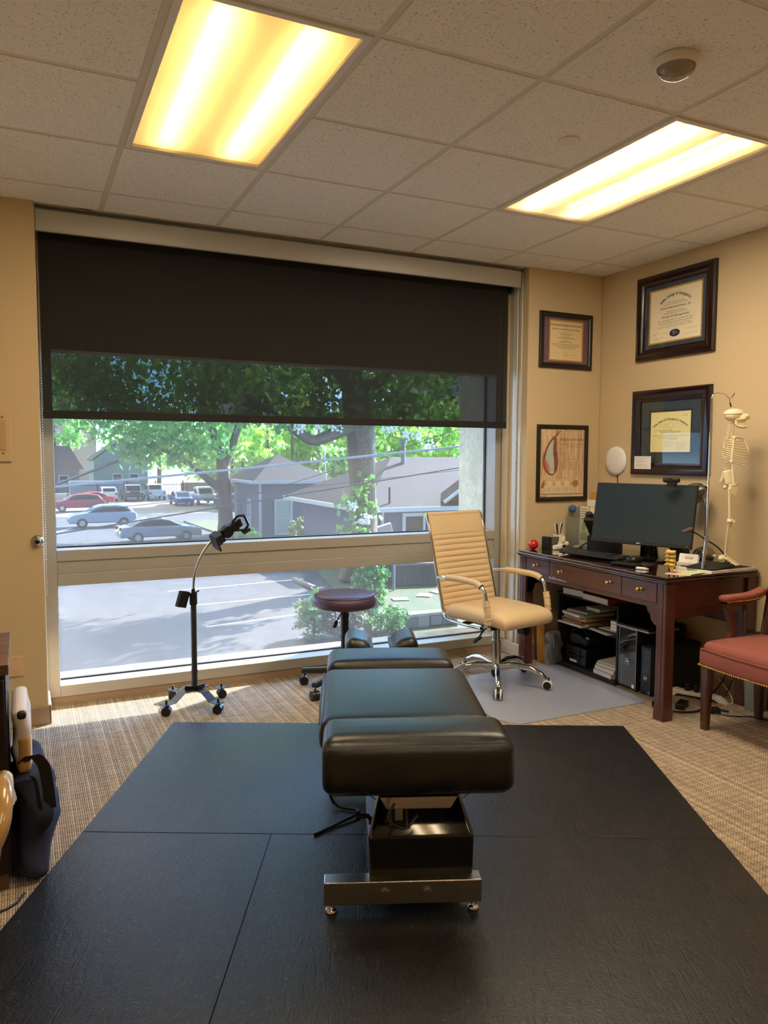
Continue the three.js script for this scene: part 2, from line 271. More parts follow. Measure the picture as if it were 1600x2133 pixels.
// ================= FURNITURE =================
function rrect(cx, cz, w, d, r, n = 4) {   // rounded rectangle in xz, counter-clockwise from above
  const o = []; for (const [sx, sz, a0] of [[1, -1, -PI / 2], [1, 1, 0], [-1, 1, PI / 2], [-1, -1, PI]]) for (let k = 0; k <= n; k++) { const a = a0 + (k / n) * PI / 2; o.push([cx + sx * (w / 2 - r) + Math.cos(a) * r, cz + sz * (d / 2 - r) + Math.sin(a) * r]); }
  return o;
}
function loft(rings, crease = 0.6, caps = true) {   // rings: [[x, y, z]...] all of one length
  const n = rings[0].length, pos = [], idx = [];
  rings.forEach((r) => r.forEach((p) => pos.push(...p)));
  for (let j = 0; j < rings.length - 1; j++) for (let i = 0; i < n; i++) { const a = j * n + i, b = j * n + (i + 1) % n, c = a + n, d = b + n; idx.push(a, c, b, b, c, d); }
  if (caps) for (const [j, f] of [[0, 1], [rings.length - 1, -1]]) { const c = pos.length / 3, m = [0, 0, 0]; rings[j].forEach((p) => p.forEach((v, k) => m[k] += v / n)); pos.push(...m); for (let i = 0; i < n; i++) { const a = j * n + i, b = j * n + (i + 1) % n; f > 0 ? idx.push(c, a, b) : idx.push(c, b, a); } }
  let g = new THREE.BufferGeometry(); g.setAttribute('position', new THREE.Float32BufferAttribute(pos, 3)); g.setIndex(idx);
  g = toCreasedNormals(g, crease); g.setAttribute('uv', new THREE.Float32BufferAttribute(new Float32Array(g.attributes.position.count * 2), 2));
  return g;
}
const ring = (pts, y) => pts.map((p) => [p[0], y, p[1]]);
{ // rubber floor mats, laid at an angle
  const A = -26.25 * D2R, O = [0.681, 0, -4.015], e = [0.897, 0.442], p = [-0.442, 0.897];
  const lay = (u0, u1, v0, v1, label, lift = 0) => { const c = [(u0 + u1) / 2, (v0 + v1) / 2]; one('rubber_mat', rb(u1 - u0, 0.009, v1 - v0, 0.002, 0, 0.0045 + lift, 0), M.rubber, label, 'mat', [O[0] + e[0] * c[0] + p[0] * c[1], 0, O[2] + e[1] * c[0] + p[1] * c[1]], [0, A, 0], 'black rubber floor mats'); };
  lay(0, 2.366, 0, 1.174, 'black rubber floor mat nearer the window, under the far half of the treatment table');
  lay(0.0, 0.708, 1.177, 2.42, 'black rubber floor mat in the left foreground beside the table foot');
  lay(0.710, 2.37, 1.177, 2.42, 'black rubber floor mat in the right foreground under the steel table foot');
}
{ // padded treatment table
  const t = thing('treatment_table', 'black padded adjusting table in the middle of the room on a glossy black pedestal', 'table', [1.015, 0.009, -1.99], -22.3 * D2R);
  const puff = (k) => (o, s) => { if (s[1] > 0) o.y += k * (1 - s[0] ** 2) * (1 - s[2] ** 2) * s[1]; };
  const cush = (name, X, w, D0, D1, y0, y1, r, k) => mesh(name, at(soft(w, y1 - y0, D1 - D0, r, puff(k), 22, 10, 22), X, (y0 + y1) / 2, -(D0 + D1) / 2), M.hide, t);
  const fc = mesh('foot_cushion', at(soft(0.578, 0.178, 0.23, 0.042, (o, s) => { if (s[1] > 0) o.y += 0.008 * (1 - s[0] ** 4) * (1 - s[2] ** 2); o.z += s[2] > 0 ? 0.012 * (1 - s[1] ** 2) - 0.016 * Math.max(0, s[1]) : 0; }, 26, 14, 16), 0.042, 0.479, -0.06), M.hide, t);
  for (const s of [-1, 1]) mesh('seam', tb([[0.042 + s * 0.282, 0.535, 0.045], [0.042 + s * 0.22, 0.47, 0.062], [0.042 + s * 0.13, 0.395, 0.058]], 0.0016, 12, 5), M.black, fc);
  const mc = cush('body_cushion', 0.022, 0.572, 0.165, 0.80, 0.432, 0.552, 0.045, 0.012);
  mesh('piping', tb([[-0.262, 0.532, -0.20], [-0.264, 0.538, -0.45], [-0.258, 0.536, -0.77]], 0.003, 16, 6), M.black, mc);
  cush('chest_cushion', 0.02, 0.545, 0.92, 1.19, 0.425, 0.536, 0.045, 0.010);
  const headPad = (o, s) => { if (s[1] > 0) o.y -= 0.035 * (s[0] * 0.5 + 0.5) ** 2 * s[1]; };
  mesh('head_pad', at(soft(0.135, 0.11, 0.27, 0.05, headPad, 14, 10, 16), -0.108, 0.50, -1.40), M.hide, t);
  mesh('head_pad', at(turn(soft(0.135, 0.11, 0.27, 0.05, headPad, 14, 10, 16), 0, PI, 0), 0.105, 0.50, -1.40), M.hide, t);
  mesh('head_bracket', [b2(-0.05, 0.05, 0.40, 0.425, -1.55, -1.15), b2(-0.15, 0.15, 0.425, 0.445, -1.48, -1.36), cy(0.008, 0.008, 0.1, 0, 0.46, -1.3, 'x')], M.steel, t);
  mesh('frame_beam', [b2(-0.12, 0.18, 0.36, 0.43, -1.2, -0.1), b2(-0.02, 0.08, 0.36, 0.41, -1.5, -1.15)], M.blackMat, t);
  const cx = 0.058, ringAt = (y, w, d, z, r) => ring(rrect(cx, z, w, d, r), y);
  const ped = mesh('pedestal', loft([ringAt(0.102, 0.324, 0.80, -0.435, 0.01), ringAt(0.228, 0.33, 0.81, -0.435, 0.014), ringAt(0.238, 0.326, 0.80, -0.435, 0.016), ringAt(0.362, 0.226, 0.52, -0.435, 0.014)], 0.5), M.blackGloss, t);
  mesh('slot', turn(rb(0.066, 0.125, 0.003, 0.0014), -0.846, 0, 0).translate(cx - 0.067, 0.292, -0.0945), M.plenum, ped); mesh('lever', [b2(cx - 0.08, cx - 0.056, 0.262, 0.345, -0.072, -0.066), turn(rb(0.004, 0.05, 0.004, 0.001), -0.846, 0, 0).translate(cx - 0.092, 0.275, -0.072), turn(rb(0.004, 0.05, 0.004, 0.001), -0.846, 0, 0).translate(cx - 0.043, 0.275, -0.072)], M.steel, ped);
  mesh('knob', [cy(0.008, 0.008, 0.03, -0.12, 0.24, -0.16, 'x'), cy(0.014, 0.014, 0.012, -0.138, 0.24, -0.16, 'x')], M.black, ped);
  const plate = ex([[-0.121, 0.04], [0.121, 0.04], [0.098, 0], [-0.098, 0]], 0.34, 0.003); mesh('seat_bracket', at(plate, cx - 0.012, 0.335, -0.17), M.steel, t);
  for (const [z, n] of [[0, 0], [-0.86, 1]]) {
    const f = mesh('foot_bar', r2(-0.243, 0.243, 0.035, 0.108, z - 0.055, z, 0.004), M.steel, t);
    for (const s of [-1, 1]) { mesh('leveller', at(la([[0, 0], [0.018, 0], [0.019, 0.004], [0.015, 0.012], [0.006, 0.014], [0.006, 0.036]], 20), s * 0.222, 0, z - 0.028), M.chrome, f); }
    if (!n) for (const x of [-0.055, 0.075]) mesh('bolt', cy(0.014, 0.014, 0.012, x, 0.072, 0.005, 'z', 6), M.steel, f);
  }
  mesh('cable', [tb([[-0.03, 0.37, 0.03], [-0.05, 0.33, 0.05], [0.0, 0.30, 0.05], [0.04, 0.325, 0.02]], 0.004, 20, 6)], M.black, t);
  mesh('power_cord', [tb([[-0.17, 0.4, -0.62], [-0.24, 0.2, -0.7], [-0.22, 0.02, -0.72], [-0.12, 0.015, -0.66], [-0.2, 0.008, -0.58], [-0.29, 0.006, -0.5]], 0.006, 30, 6)], M.black, t);
}
function caster(r, w, m1, m2, rim) {   // wheel pair with hood, contact at y = 0
  const g = [cy(r, r, w * 0.42, -w * 0.28, r, 0, 'x', 20), cy(r, r, w * 0.42, w * 0.28, r, 0, 'x', 20)];
  const hood = [cy(r * 0.8, r * 0.8, w * 0.3, 0, r * 1.05, 0, 'x', 16), cy(0.006, 0.006, r * 1.2, 0, r * 1.9, r * 0.2)];
  return { wheel: g, hood };
}
{ // round stool
  const t = thing('rolling_stool', 'round dark purple rolling stool by the window, behind the treatment table', 'stool', [1.73, 0, -4.19]);
  mesh('seat', la([[0, 0.505], [0.16, 0.505], [0.185, 0.515], [0.195, 0.535], [0.195, 0.552], [0.188, 0.572], [0.176, 0.579], [0.178, 0.582], [0.165, 0.590], [0.10, 0.595], [0, 0.597]], 48), M.hidePurple, t);
  mesh('piping', turn(new THREE.TorusGeometry(0.1825, 0.003, 6, 60), PI / 2, 0, 0).translate(0, 0.578, 0), M.hidePurple, t);
  mesh('seat_plate', [cy(0.06, 0.05, 0.02, 0, 0.498, 0), cy(0.014, 0.014, 0.1, 0, 0.45, 0)], M.black, t);
  mesh('column', [cy(0.024, 0.024, 0.33, 0, 0.29, 0), cy(0.027, 0.027, 0.03, 0, 0.455, 0)], M.black, t);
  mesh('lever', [rod([-0.02, 0.49, 0.02], [-0.08, 0.44, 0.07], 0.004), turn(rb(0.05, 0.022, 0.022, 0.006), 0, 0.8, 0.75).translate(-0.095, 0.425, 0.085)], M.black, t);
  for (let k = 0; k < 5; k++) { const a = (k * 72 + 152) * D2R, c = Math.cos(a), s = Math.sin(a);
    const arm = mesh('base_arm', loft([0, 1].map((q) => { const R = 0.03 + q * 0.25, y = 0.115 - q * 0.025, hw = 0.022 - q * 0.004, hh = 0.02 - q * 0.006; return [[-hw, hh * 0.4], [-hw * 0.6, hh], [hw * 0.6, hh], [hw, hh * 0.4], [hw, -hh], [-hw, -hh]].map(([u, v]) => [c * R - s * u, y + v, s * R + c * u]); }), 0.5), M.black, t);
    const q = caster(0.028, 0.05); mesh('caster', [...q.wheel, ...q.hood].map((g) => at(turn(g, 0, k * 1.3, 0), c * 0.272, 0, s * 0.272)), M.black, arm);
  }
}
{ // cream office chair with chrome frame
  const t = thing('office_chair', 'cream ribbed high-back office chair with chrome arms in front of the desk', 'chair', [2.62, 0.0045, -3.89], 12 * D2R);
  mesh('seat', at(soft(0.46, 0.085, 0.50, 0.04, (o, s) => { o.y += s[1] > 0 ? 0.012 * (1 - s[0] ** 2) * (1 - s[2] ** 2) : 0; if (s[2] > 0.6) o.y -= (s[2] - 0.6) * 0.04; o.x *= 1 - 0.05 * s[2]; }, 22, 8, 22), 0, 0.452, 0.03), M.cream, t);
  const spine = (v) => { const y = 0.44 + v * 0.592, z = -0.225 - 0.03 * Math.sin(v * PI * 1.1) - 0.15 * v * v - 0.02 * v; return [y, z]; };
  const back = grid(16, 150, (u, v) => { const [y, z] = spine(v), n = 13, p = v < 0.80 ? (v / 0.80) * n : n, bulge = v < 0.80 ? 0.012 * Math.pow(Math.abs(Math.sin(p * PI)), 0.45) : 0.012; const x = (u - 0.5) * 0.455; return [x, y, z + bulge * Math.pow(Math.max(0, 1 - (2 * u - 1) ** 8), 0.5) - 0.012 * (1 - (2 * u - 1) ** 2)]; });
  const rear = grid(2, 40, (u, v) => { const [y, z] = spine(v); return [(0.5 - u) * 0.455, y, z - 0.014]; });
  const bp = mesh('backrest', [back, rear], M.cream, t);
  mesh('top_roll', [cy(0.017, 0.017, 0.462, 0, 1.034, -0.405, 'x', 20)], M.cream, bp);
  for (const s of [-1, 1]) {
    mesh('roll_cap', [cy(0.0175, 0.0175, 0.006, s * 0.234, 1.034, -0.405, 'x', 20)], M.brass, bp);
    const pts = []; for (let k = 0; k <= 12; k++) { const [y, z] = spine(1 - k / 12); pts.push([s * 0.236, y, z - 0.006]); } pts.push([s * 0.236, 0.405, -0.19], [s * 0.236, 0.395, -0.10], [s * 0.232, 0.395, 0.10]);
    mesh('side_bar', tb(pts, 0.0095, 60, 8), M.chrome, t);
    const ax = s * 0.262, arm = mesh('armrest', tb([[s * 0.243, 0.655, -0.27], [ax, 0.665, -0.2], [ax, 0.67, -0.05], [ax, 0.665, 0.09], [ax, 0.635, 0.145], [ax, 0.58, 0.165], [ax, 0.47, 0.185], [s * 0.245, 0.405, 0.18], [s * 0.2, 0.395, 0.15]], 0.012, 60, 10), M.chrome, t);
    mesh('arm_sleeve', tb([[ax, 0.668, -0.17], [ax, 0.671, -0.05], [ax, 0.664, 0.09], [ax, 0.648, 0.128]], 0.019, 30, 10), M.cream, arm);
    mesh('arm_sleeve', [tb([[ax, 0.575, 0.167], [ax, 0.50, 0.181], [ax, 0.435, 0.186]], 0.020, 20, 10), turn(new THREE.TorusGeometry(0.0195, 0.003, 5, 14), PI / 2 - 0.3, 0.2, 0).translate(ax, 0.54, 0.174), turn(new THREE.TorusGeometry(0.0195, 0.003, 5, 14), PI / 2 + 0.2, -0.2, 0).translate(ax, 0.50, 0.181), turn(new THREE.TorusGeometry(0.0195, 0.003, 5, 14), PI / 2 - 0.2, 0.2, 0).translate(ax, 0.465, 0.185)], M.cream, arm);
  }
  mesh('mechanism', [b2(-0.09, 0.09, 0.37, 0.405, -0.1, 0.12), b2(-0.2, 0.2, 0.385, 0.4, -0.09, -0.06), b2(-0.2, 0.2, 0.385, 0.4, 0.12, 0.15), cy(0.03, 0.03, 0.05, 0.06, 0.36, 0.17, 'z')], M.black, t);
  mesh('tilt_lever', [tb([[-0.06, 0.375, 0.02], [-0.16, 0.365, 0.05], [-0.2, 0.34, 0.06]], 0.005, 12, 6), turn(rb(0.06, 0.02, 0.02, 0.007), 0, -0.3, 0.6).translate(-0.225, 0.323, 0.065)], M.black, t);
  mesh('column', [cy(0.028, 0.032, 0.18, 0, 0.185, 0), cy(0.022, 0.022, 0.12, 0, 0.32, 0)], M.chrome, t);
  mesh('hub', [cy(0.026, 0.026, 0.07, 0, 0.115, 0), cy(0.03, 0.022, 0.03, 0, 0.06, 0)], M.black, t);
  for (let k = 0; k < 5; k++) { const a = (k * 72 + 61) * D2R, c = Math.cos(a), s = Math.sin(a);
    const prof = [[0.02, 0.115, 0.016, 0.02], [0.12, 0.13, 0.016, 0.02], [0.22, 0.118, 0.016, 0.018], [0.29, 0.09, 0.015, 0.015], [0.318, 0.062, 0.014, 0.012]];
    const arm = mesh('base_arm', loft(prof.map(([R, y, hw, hh]) => { const o = []; for (let i = 0; i < 10; i++) { const th = -i / 10 * 2 * PI, u = Math.cos(th) * hw, v = Math.sin(th) * hh; o.push([c * R - s * u, y + v, s * R + c * u]); } return o; }), 1.2), M.chrome, t);
    const q = caster(0.03, 0.052), P = (g) => at(turn(g, 0, k * 1.7 + 0.6, 0), c * 0.322, 0, s * 0.322); mesh('caster', [...q.wheel.map((g) => g.clone().scale(1, 0.8, 0.8).translate(0, 0.006, 0)), ...q.hood].map(P), M.black, arm);
    mesh('wheel_rim', [-1, 1].map((z) => P(turn(new THREE.TorusGeometry(0.0245, 0.0058, 8, 24), 0, PI / 2, 0).translate(z * 0.0145, 0.0303, 0))), M.white, arm);
  }
}
{ // clear chair mat
  const mat0 = mat('#ccd2e0', 0.3, { transmission: 0.55, thickness: 0 });
  const s = [[-0.45, 0.42], [0.43, 0.44], [0.47, 0.3], [0.47, -0.38], [0.42, -0.45], [-0.3, -0.45], [-0.44, -0.36], [-0.47, -0.2], [-0.5, 0.0], [-0.52, 0.3]];
  const g = ex(s, 0.004, 0.001); g.rotateX(PI / 2); one('chair_mat', g, mat0, 'clear plastic chair mat on the carpet in front of the desk', 'mat', [2.77, 0.0022, -3.66], [0, 0.02, 0]);
}
{ // gooseneck tablet stand
  const t = thing('tablet_stand', 'black gooseneck tablet holder stand on four casters by the window', 'stand', [0.84, 0, -4.25]);
  const strip = (a) => { const g = ex([[-0.22, 0.058], [-0.15, 0.058], [-0.085, 0.098], [0.085, 0.098], [0.15, 0.058], [0.22, 0.058], [0.22, 0.061], [0.15, 0.061], [0.085, 0.101], [-0.085, 0.101], [-0.15, 0.061], [-0.22, 0.061]], 0.055); return turn(g, 0, a, 0); };
  M.powder = mat('#2a2c30', 0.35);
  mesh('base_strip', strip(-62 * D2R), M.powder, t); mesh('base_strip', at(strip(28 * D2R), 0, 0.003, 0), M.powder, t);
  mesh('base_clip', [turn(b2(-0.06, 0.0, 0.103, 0.125, -0.006, 0.006), 0, -0.4, 0), turn(b2(0, 0.06, 0.103, 0.125, -0.006, 0.006), 0, 0.5, 0)].map((g) => at(g, 0, 0, 0.03)), M.black, t);
  for (let k = 0; k < 4; k++) { const a = (62 + k * 90) * D2R, x = Math.cos(a) * 0.195, z = Math.sin(a) * 0.195, q = caster(0.0255, 0.05); mesh('caster', [...q.wheel, ...q.hood, cy(0.006, 0.006, 0.02, 0, 0.066, 0), sp(0.007, 0, 0.078, 0, 1, 0.8, 1, 10)].map((g) => at(turn(g, 0, 1.1 + k * 0.15, 0), x, 0, z)), M.black, t); }
  mesh('pole', [cy(0.0165, 0.0165, 0.51, 0, 0.355, 0), cy(0.0185, 0.0185, 0.02, 0, 0.2, 0)], M.powder, t);
  mesh('clamp', [cy(0.0215, 0.0215, 0.065, 0, 0.613, 0), cy(0.01, 0.012, 0.03, 0, 0.655, 0), rod([0.0, 0.64, 0], [0.03, 0.66, 0.01], 0.004)], M.black, t);
  mesh('gooseneck', tb([[0.0, 0.655, 0], [0.004, 0.72, 0], [0.02, 0.79, 0], [0.055, 0.865, 0], [0.115, 0.945, 0]], 0.0075, 50, 10), M.chrome, t);
  mesh('pocket', [turn(b2(-0.03, 0.03, -0.045, 0.045, -0.012, 0.012), 0, 0.5, -0.28).translate(-0.06, 0.617, 0.005), rod([-0.02, 0.645, 0], [-0.05, 0.655, 0], 0.006)], M.black, t);
  const holder = group('holder', t); holder.position.set(0.195, 0.985, 0); holder.rotation.set(0.25, 0.35, 0.42);
  mesh('swivel', [cy(0.036, 0.036, 0.03, 0, 0, 0, 'z'), cy(0.031, 0.031, 0.034, 0, 0, 0, 'z'), b2(-0.07, 0.07, -0.026, 0.026, -0.018, 0.006)], M.black, holder);
  mesh('grip', [r2(-0.105, -0.055, -0.05, 0.03, -0.022, 0.012), r2(-0.108, -0.096, -0.052, 0.036, 0.0, 0.06), r2(-0.105, -0.06, 0.03, 0.042, -0.01, 0.06), r2(-0.06, -0.03, -0.045, -0.02, -0.02, 0.012)], M.black, holder);
  const hx = [[0.05, 0.035, 0], [0.09, 0.055, 0.01], [0.122, 0.04, 0.02], [0.128, -0.03, 0.02], [0.1, -0.05, 0.01], [0.055, -0.03, 0]]; mesh('grip', [...hx.map((p, i) => rod(p, hx[(i + 1) % 6], 0.0075, 0.0075, 6)), r2(0.035, 0.075, -0.028, 0.028, -0.014, 0.01), r2(0.075, 0.1, -0.02, 0.03, 0.0, 0.01), r2(0.08, 0.128, -0.066, -0.05, 0.0, 0.03)], M.black, holder);
}
{ // roller blind with valance
  const b = thing('roller_blind', 'wide black mesh roller blind half lowered over the window', 'blind', [0, 0, -4.45]);
  mesh('valance', [r2(0.09, 3.07, 2.555, 2.657, 0.118, 0.13, 0.003), r2(0.09, 3.07, 2.645, 2.657, 0, 0.125, 0.003), r2(0.09, 3.07, 2.55, 2.558, 0.105, 0.128, 0.002), b2(3.066, 3.07, 2.56, 2.65, 0, 0.125)], M.alu, b);
  mesh('roller_tube', cy(0.026, 0.026, 2.95, 1.58, 2.61, 0.025, 'x'), M.blackMat, b);
  mesh('cloth', grid(40, 10, (u, v) => [0.106 + u * 2.948, 1.64 + v * 0.97, 0.002 + 0.004 * Math.sin(u * 9) * (1 - v)]), M.blind, b, false, 'black see-through mesh cloth');
  mesh('hem_bar', r2(0.105, 3.053, 1.607, 1.652, -0.006, 0.008, 0.004), M.blindSolid, b);
  mesh('bracket', [b2(3.05, 3.062, 2.53, 2.6, 0, 0.05)], M.blackMat, b);
  const beads = []; for (let i = 0; i < 130; i++) for (const z of [-0.03, 0.005]) beads.push(sp(0.0024, 0.098 + 0.003 * Math.sin(i / 40), 0.66 + i * 0.0145, z, 1, 1.2, 1, 6)); mesh('bead_chain', beads, M.white, b); 
}
{ // ceiling devices
  const d = thing('smoke_detector', 'round cream motion detector with clear domed lens on the ceiling', 'detector', [1.925, H - 0.004, -1.885]);
  mesh('base', la([[0, 0], [0.068, 0], [0.07, -0.006], [0.07, -0.022], [0.064, -0.03], [0.058, -0.03]], 40), M.white, d);
  mesh('dome', la([[0.061, -0.029], [0.056, -0.042], [0.04, -0.056], [0.02, -0.063], [0, -0.065]].reverse(), 32), mat('#cfc9be', 0.06, { transmission: 0.75, thickness: 0 }), d); mesh('sensor', [la([[0, -0.05], [0.012, -0.048], [0.018, -0.03], [0.055, -0.028]], 20)], M.paperDull, d);
  one('sprinkler_cover', cy(0.045, 0.045, 0.006, 0, -0.003, 0, 'y', 32), M.white, 'small flat round sprinkler cover plate on a ceiling tile', 'cap', [2.023, H - 0.004, -2.537]);
}
// ---------- framed things ----------
function moulding(w, h, fw, depth, prof) {   // rectangular frame, its profile [[inset 0..1, rise]...] run round with mitred corners, facing +z
  const P = prof || [[0, 0], [0, 0.6], [0.12, 0.85], [0.4, 1], [0.7, 0.8], [0.85, 0.55], [1, 0.5], [1, 0]];
  const rings = P.map(([i, r]) => { const a = w / 2 - i * fw, b = h / 2 - i * fw; return [[-a, -b], [a, -b], [a, b], [-a, b]].map(([x, y]) => [x, y, r * depth]); });
  const pos = [], idx = []; rings.forEach((r) => r.forEach((p) => pos.push(...p)));
  for (let j = 0; j < rings.length - 1; j++) for (let i = 0; i < 4; i++) { const a = j * 4 + i, b = j * 4 + (i + 1) % 4; idx.push(a, b, b + 4, a, b + 4, a + 4); }
  let g = new THREE.BufferGeometry(); g.setAttribute('position', new THREE.Float32BufferAttribute(pos, 3)); g.setIndex(idx); g = toCreasedNormals(g, 0.5); g.setAttribute('uv', new THREE.Float32BufferAttribute(new Float32Array(g.attributes.position.count * 2), 2)); return g;
}
const plane = (w, h, x, y, z) => at(new THREE.PlaneGeometry(w, h), x, y, z);
M.pane = mat('#ffffff', 0.03, { transmission: 1, thickness: 0 });
function picture(name, label, cat, w, h, fw, depth, fm, matColor, edge, pw, ph, map, pos, ry, rz = 0) {
  const t = thing(name, label, cat, pos, ry); t.rotation.order = 'YXZ'; t.rotation.z = rz;
  mesh('frame', moulding(w, h, fw, depth), fm, t);
  mesh('backing', b2(-w / 2 + 0.006, w / 2 - 0.006, -h / 2 + 0.006, h / 2 - 0.006, 0.0005, 0.004), M.blackMat, t);
  if (matColor) { const o = new THREE.Shape([[-1, -1], [1, -1], [1, 1], [-1, 1]].map(([x, y]) => new THREE.Vector2(x * (w / 2 - fw + 0.004), y * (h / 2 - fw + 0.004)))); o.holes.push(new THREE.Path([[-1, -1], [-1, 1], [1, 1], [1, -1]].map(([x, y]) => new THREE.Vector2(x * pw / 2, y * ph / 2)))); mesh('mat_board', at(new THREE.ExtrudeGeometry(o, { depth: 0.002, bevelEnabled: false }), 0, 0, 0.0055), mat(matColor, 0.8), t);
    mesh('fillet', moulding(pw + 0.008, ph + 0.008, 0.009, 0.0085, [[0, 0], [0, 1], [1, 1], [1, 0]]), mat(edge, 0.5), t); }
  mesh('print', plane(pw, ph, 0, 0, 0.0048), mat(0xffffff, 0.75, { map }), t, true);
  mesh('glass', plane(w - 2 * fw + 0.006, h - 2 * fw + 0.006, 0, 0, 0.0098), M.pane, t, true);
  return t;
}
const txt = (g, s, x, y, font, color = '#2c2620', align = 'center') => { g.font = font; g.fillStyle = color; g.textAlign = align; g.fillText(s, x, y); };
const arcText = (g, s, cx, cy2, R, a0, a1, font, color) => { g.font = font; g.fillStyle = color; g.textAlign = 'center'; for (let i = 0; i < s.length; i++) { const a = a0 + (a1 - a0) * (i + 0.5) / s.length; g.save(); g.translate(cx + Math.sin(a) * R, cy2 - Math.cos(a) * R); g.rotate(a); g.fillText(s[i], 0, 0); g.restore(); } };
const scribble = (g, x, y, w, h, k, color = '#4a4438') => { g.strokeStyle = color; g.lineWidth = 1.6; g.beginPath(); let s = k * 977; const r = () => { s = (s * 1664525 + 1013904223) >>> 0; return s / 4294967296; }; g.moveTo(x, y); for (let i = 1; i <= 12; i++) g.quadraticCurveTo(x + w * (i - 0.5) / 12, y - h * (r() - 0.3), x + w * i / 12, y - h * (r() - 0.45) * 0.6); g.stroke(); };
const parkerTex = canvas(1024, 840, (g, W, Hh) => {
  g.fillStyle = '#efe0bd'; g.fillRect(0, 0, W, Hh); const K = '#2a2824';
  arcText(g, 'Parker College of Chiropractic', 512, 560, 430, -0.72, 0.72, 'bold 58px serif', K);
  txt(g, 'Confers On All To Whom These', 512, 235, '24px serif', K); txt(g, 'Letters Come Greetings, Be It Known That', 512, 266, '24px serif', K);
  txt(g, 'Kenton Marshall Hamer, III', 512, 322, 'bold 42px serif', K);
  txt(g, 'Having Completed The Studies And', 512, 376, '22px serif', K); txt(g, 'Fulfilled The Requirements For The Degree of', 512, 406, '22px serif', K);
  txt(g, 'Doctor of Chiropractic', 512, 462, 'bold 48px serif', K);
  ['Has Accordingly Been Admitted To That Degree With All The', 'Honors, Rights, Privileges, And Responsibilities Appertaining', 'Thereto. Given Under The Seal Of The Parker College', 'In the State of Texas on the 19th day of February in the year'].forEach((s, i) => txt(g, s, 512, 508 + i * 34, 'italic 24px serif', K));
  g.fillStyle = '#ffffff'; g.beginPath(); g.ellipse(512, 716, 112, 66, 0, 0, 7); g.fill(); g.fillStyle = '#2a2a38'; g.beginPath(); g.ellipse(512, 716, 104, 59, 0, 0, 7); g.fill(); txt(g, 'P', 500, 744, 'bold 84px serif', '#b09a68'); txt(g, '\u00bb', 550, 736, 'bold 76px serif', '#8c8060');
  arcText(g, 'PARKER COLLEGE', 512, 740, 95, -1, 1, '16px sans-serif', '#6a604c');
  scribble(g, 50, 700, 300, 60, 3); scribble(g, 60, 770, 260, 70, 5); scribble(g, 690, 680, 290, 34, 7); scribble(g, 690, 760, 260, 34, 9);
});
const stateTex = canvas(700, 680, (g, W, Hh) => {
  g.fillStyle = '#e6cf9a'; g.fillRect(0, 0, W, Hh); const K = '#3a3226';
  txt(g, 'Louisiana State University', 350, 92, 'bold 50px serif', K); txt(g, 'and', 350, 118, '16px serif', K); txt(g, 'Agricultural and Mechanical College', 350, 156, 'bold 32px serif', K);
  txt(g, 'Upon the recommendation of the Faculty', 350, 208, '17px serif', K); txt(g, 'Board of Supervisors', 350, 238, 'bold 22px serif', K); txt(g, 'has conferred upon', 350, 268, '16px serif', K); txt(g, 'Kenton Marshall Hamer III', 350, 300, 'bold 26px serif', K); txt(g, 'the degree of', 350, 334, '16px serif', K); txt(g, 'Bachelor of Science', 350, 366, 'bold 28px serif', K);
  for (let i = 0; i < 4; i++) txt(g, ['with all the honors, rights and privileges to that degree appertaining', 'in testimony whereof this diploma is issued with the seal of the', 'University and the signatures authorized by the Board', 'at Baton Rouge in the State of Louisiana'][i], 350, 402 + i * 24, '19px serif', K);
  g.strokeStyle = '#b09a6a'; g.lineWidth = 4; g.beginPath(); g.arc(350, 570, 40, 0, 7); g.stroke(); g.beginPath(); g.arc(350, 570, 28, 0, 7); g.stroke(); scribble(g, 90, 560, 150, 40, 2); scribble(g, 90, 620, 120, 30, 4); scribble(g, 470, 570, 120, 50, 6); scribble(g, 470, 625, 150, 30, 8);
});
const boardTex = canvas(760, 620, (g, W, Hh) => {
  g.fillStyle = '#eadf9c'; g.fillRect(0, 0, W, Hh); g.strokeStyle = '#d6c882'; g.lineWidth = 5; g.strokeRect(14, 14, W - 28, Hh - 28); const K = '#3c3a28';
  arcText(g, 'Texas Board of Chiropractic Examiners', 380, 640, 500, -0.66, 0.66, 'bold 46px serif', K);
  g.strokeStyle = '#a89a60'; g.lineWidth = 3; g.beginPath(); g.arc(380, 220, 46, 0, 7); g.stroke(); for (const s of [-1, 1]) { g.beginPath(); g.moveTo(380 + s * 50, 220); g.quadraticCurveTo(380 + s * 130, 170, 380 + s * 220, 215); g.quadraticCurveTo(380 + s * 140, 250, 380 + s * 50, 230); g.stroke(); }
  txt(g, 'TX', 130, 96, '18px serif', K); txt(g, 'No. 9930', 640, 84, '20px serif', K); txt(g, 'Know All Men By These Presents That', 250, 296, '18px serif', K); txt(g, 'Kenton M. Hamer III', 380, 326, '36px serif', '#55523a'); txt(g, 'D.C.', 580, 326, '20px serif', K);
  txt(g, 'having satisfactorily passed the examination required by law is hereby licensed', 380, 372, '18px serif', '#6a6444'); txt(g, 'to practice Chiropractic in the State of Texas', 330, 404, '18px serif', '#6a6444'); txt(g, 'July 2, 1999', 430, 430, 'italic 22px serif', K);
  for (let i = 0; i < 5; i++) scribble(g, 480, 470 + i * 24, 180, 18, i + 3); for (let i = 0; i < 3; i++) scribble(g, 270, 468 + i * 26, 170, 18, i + 13);
});
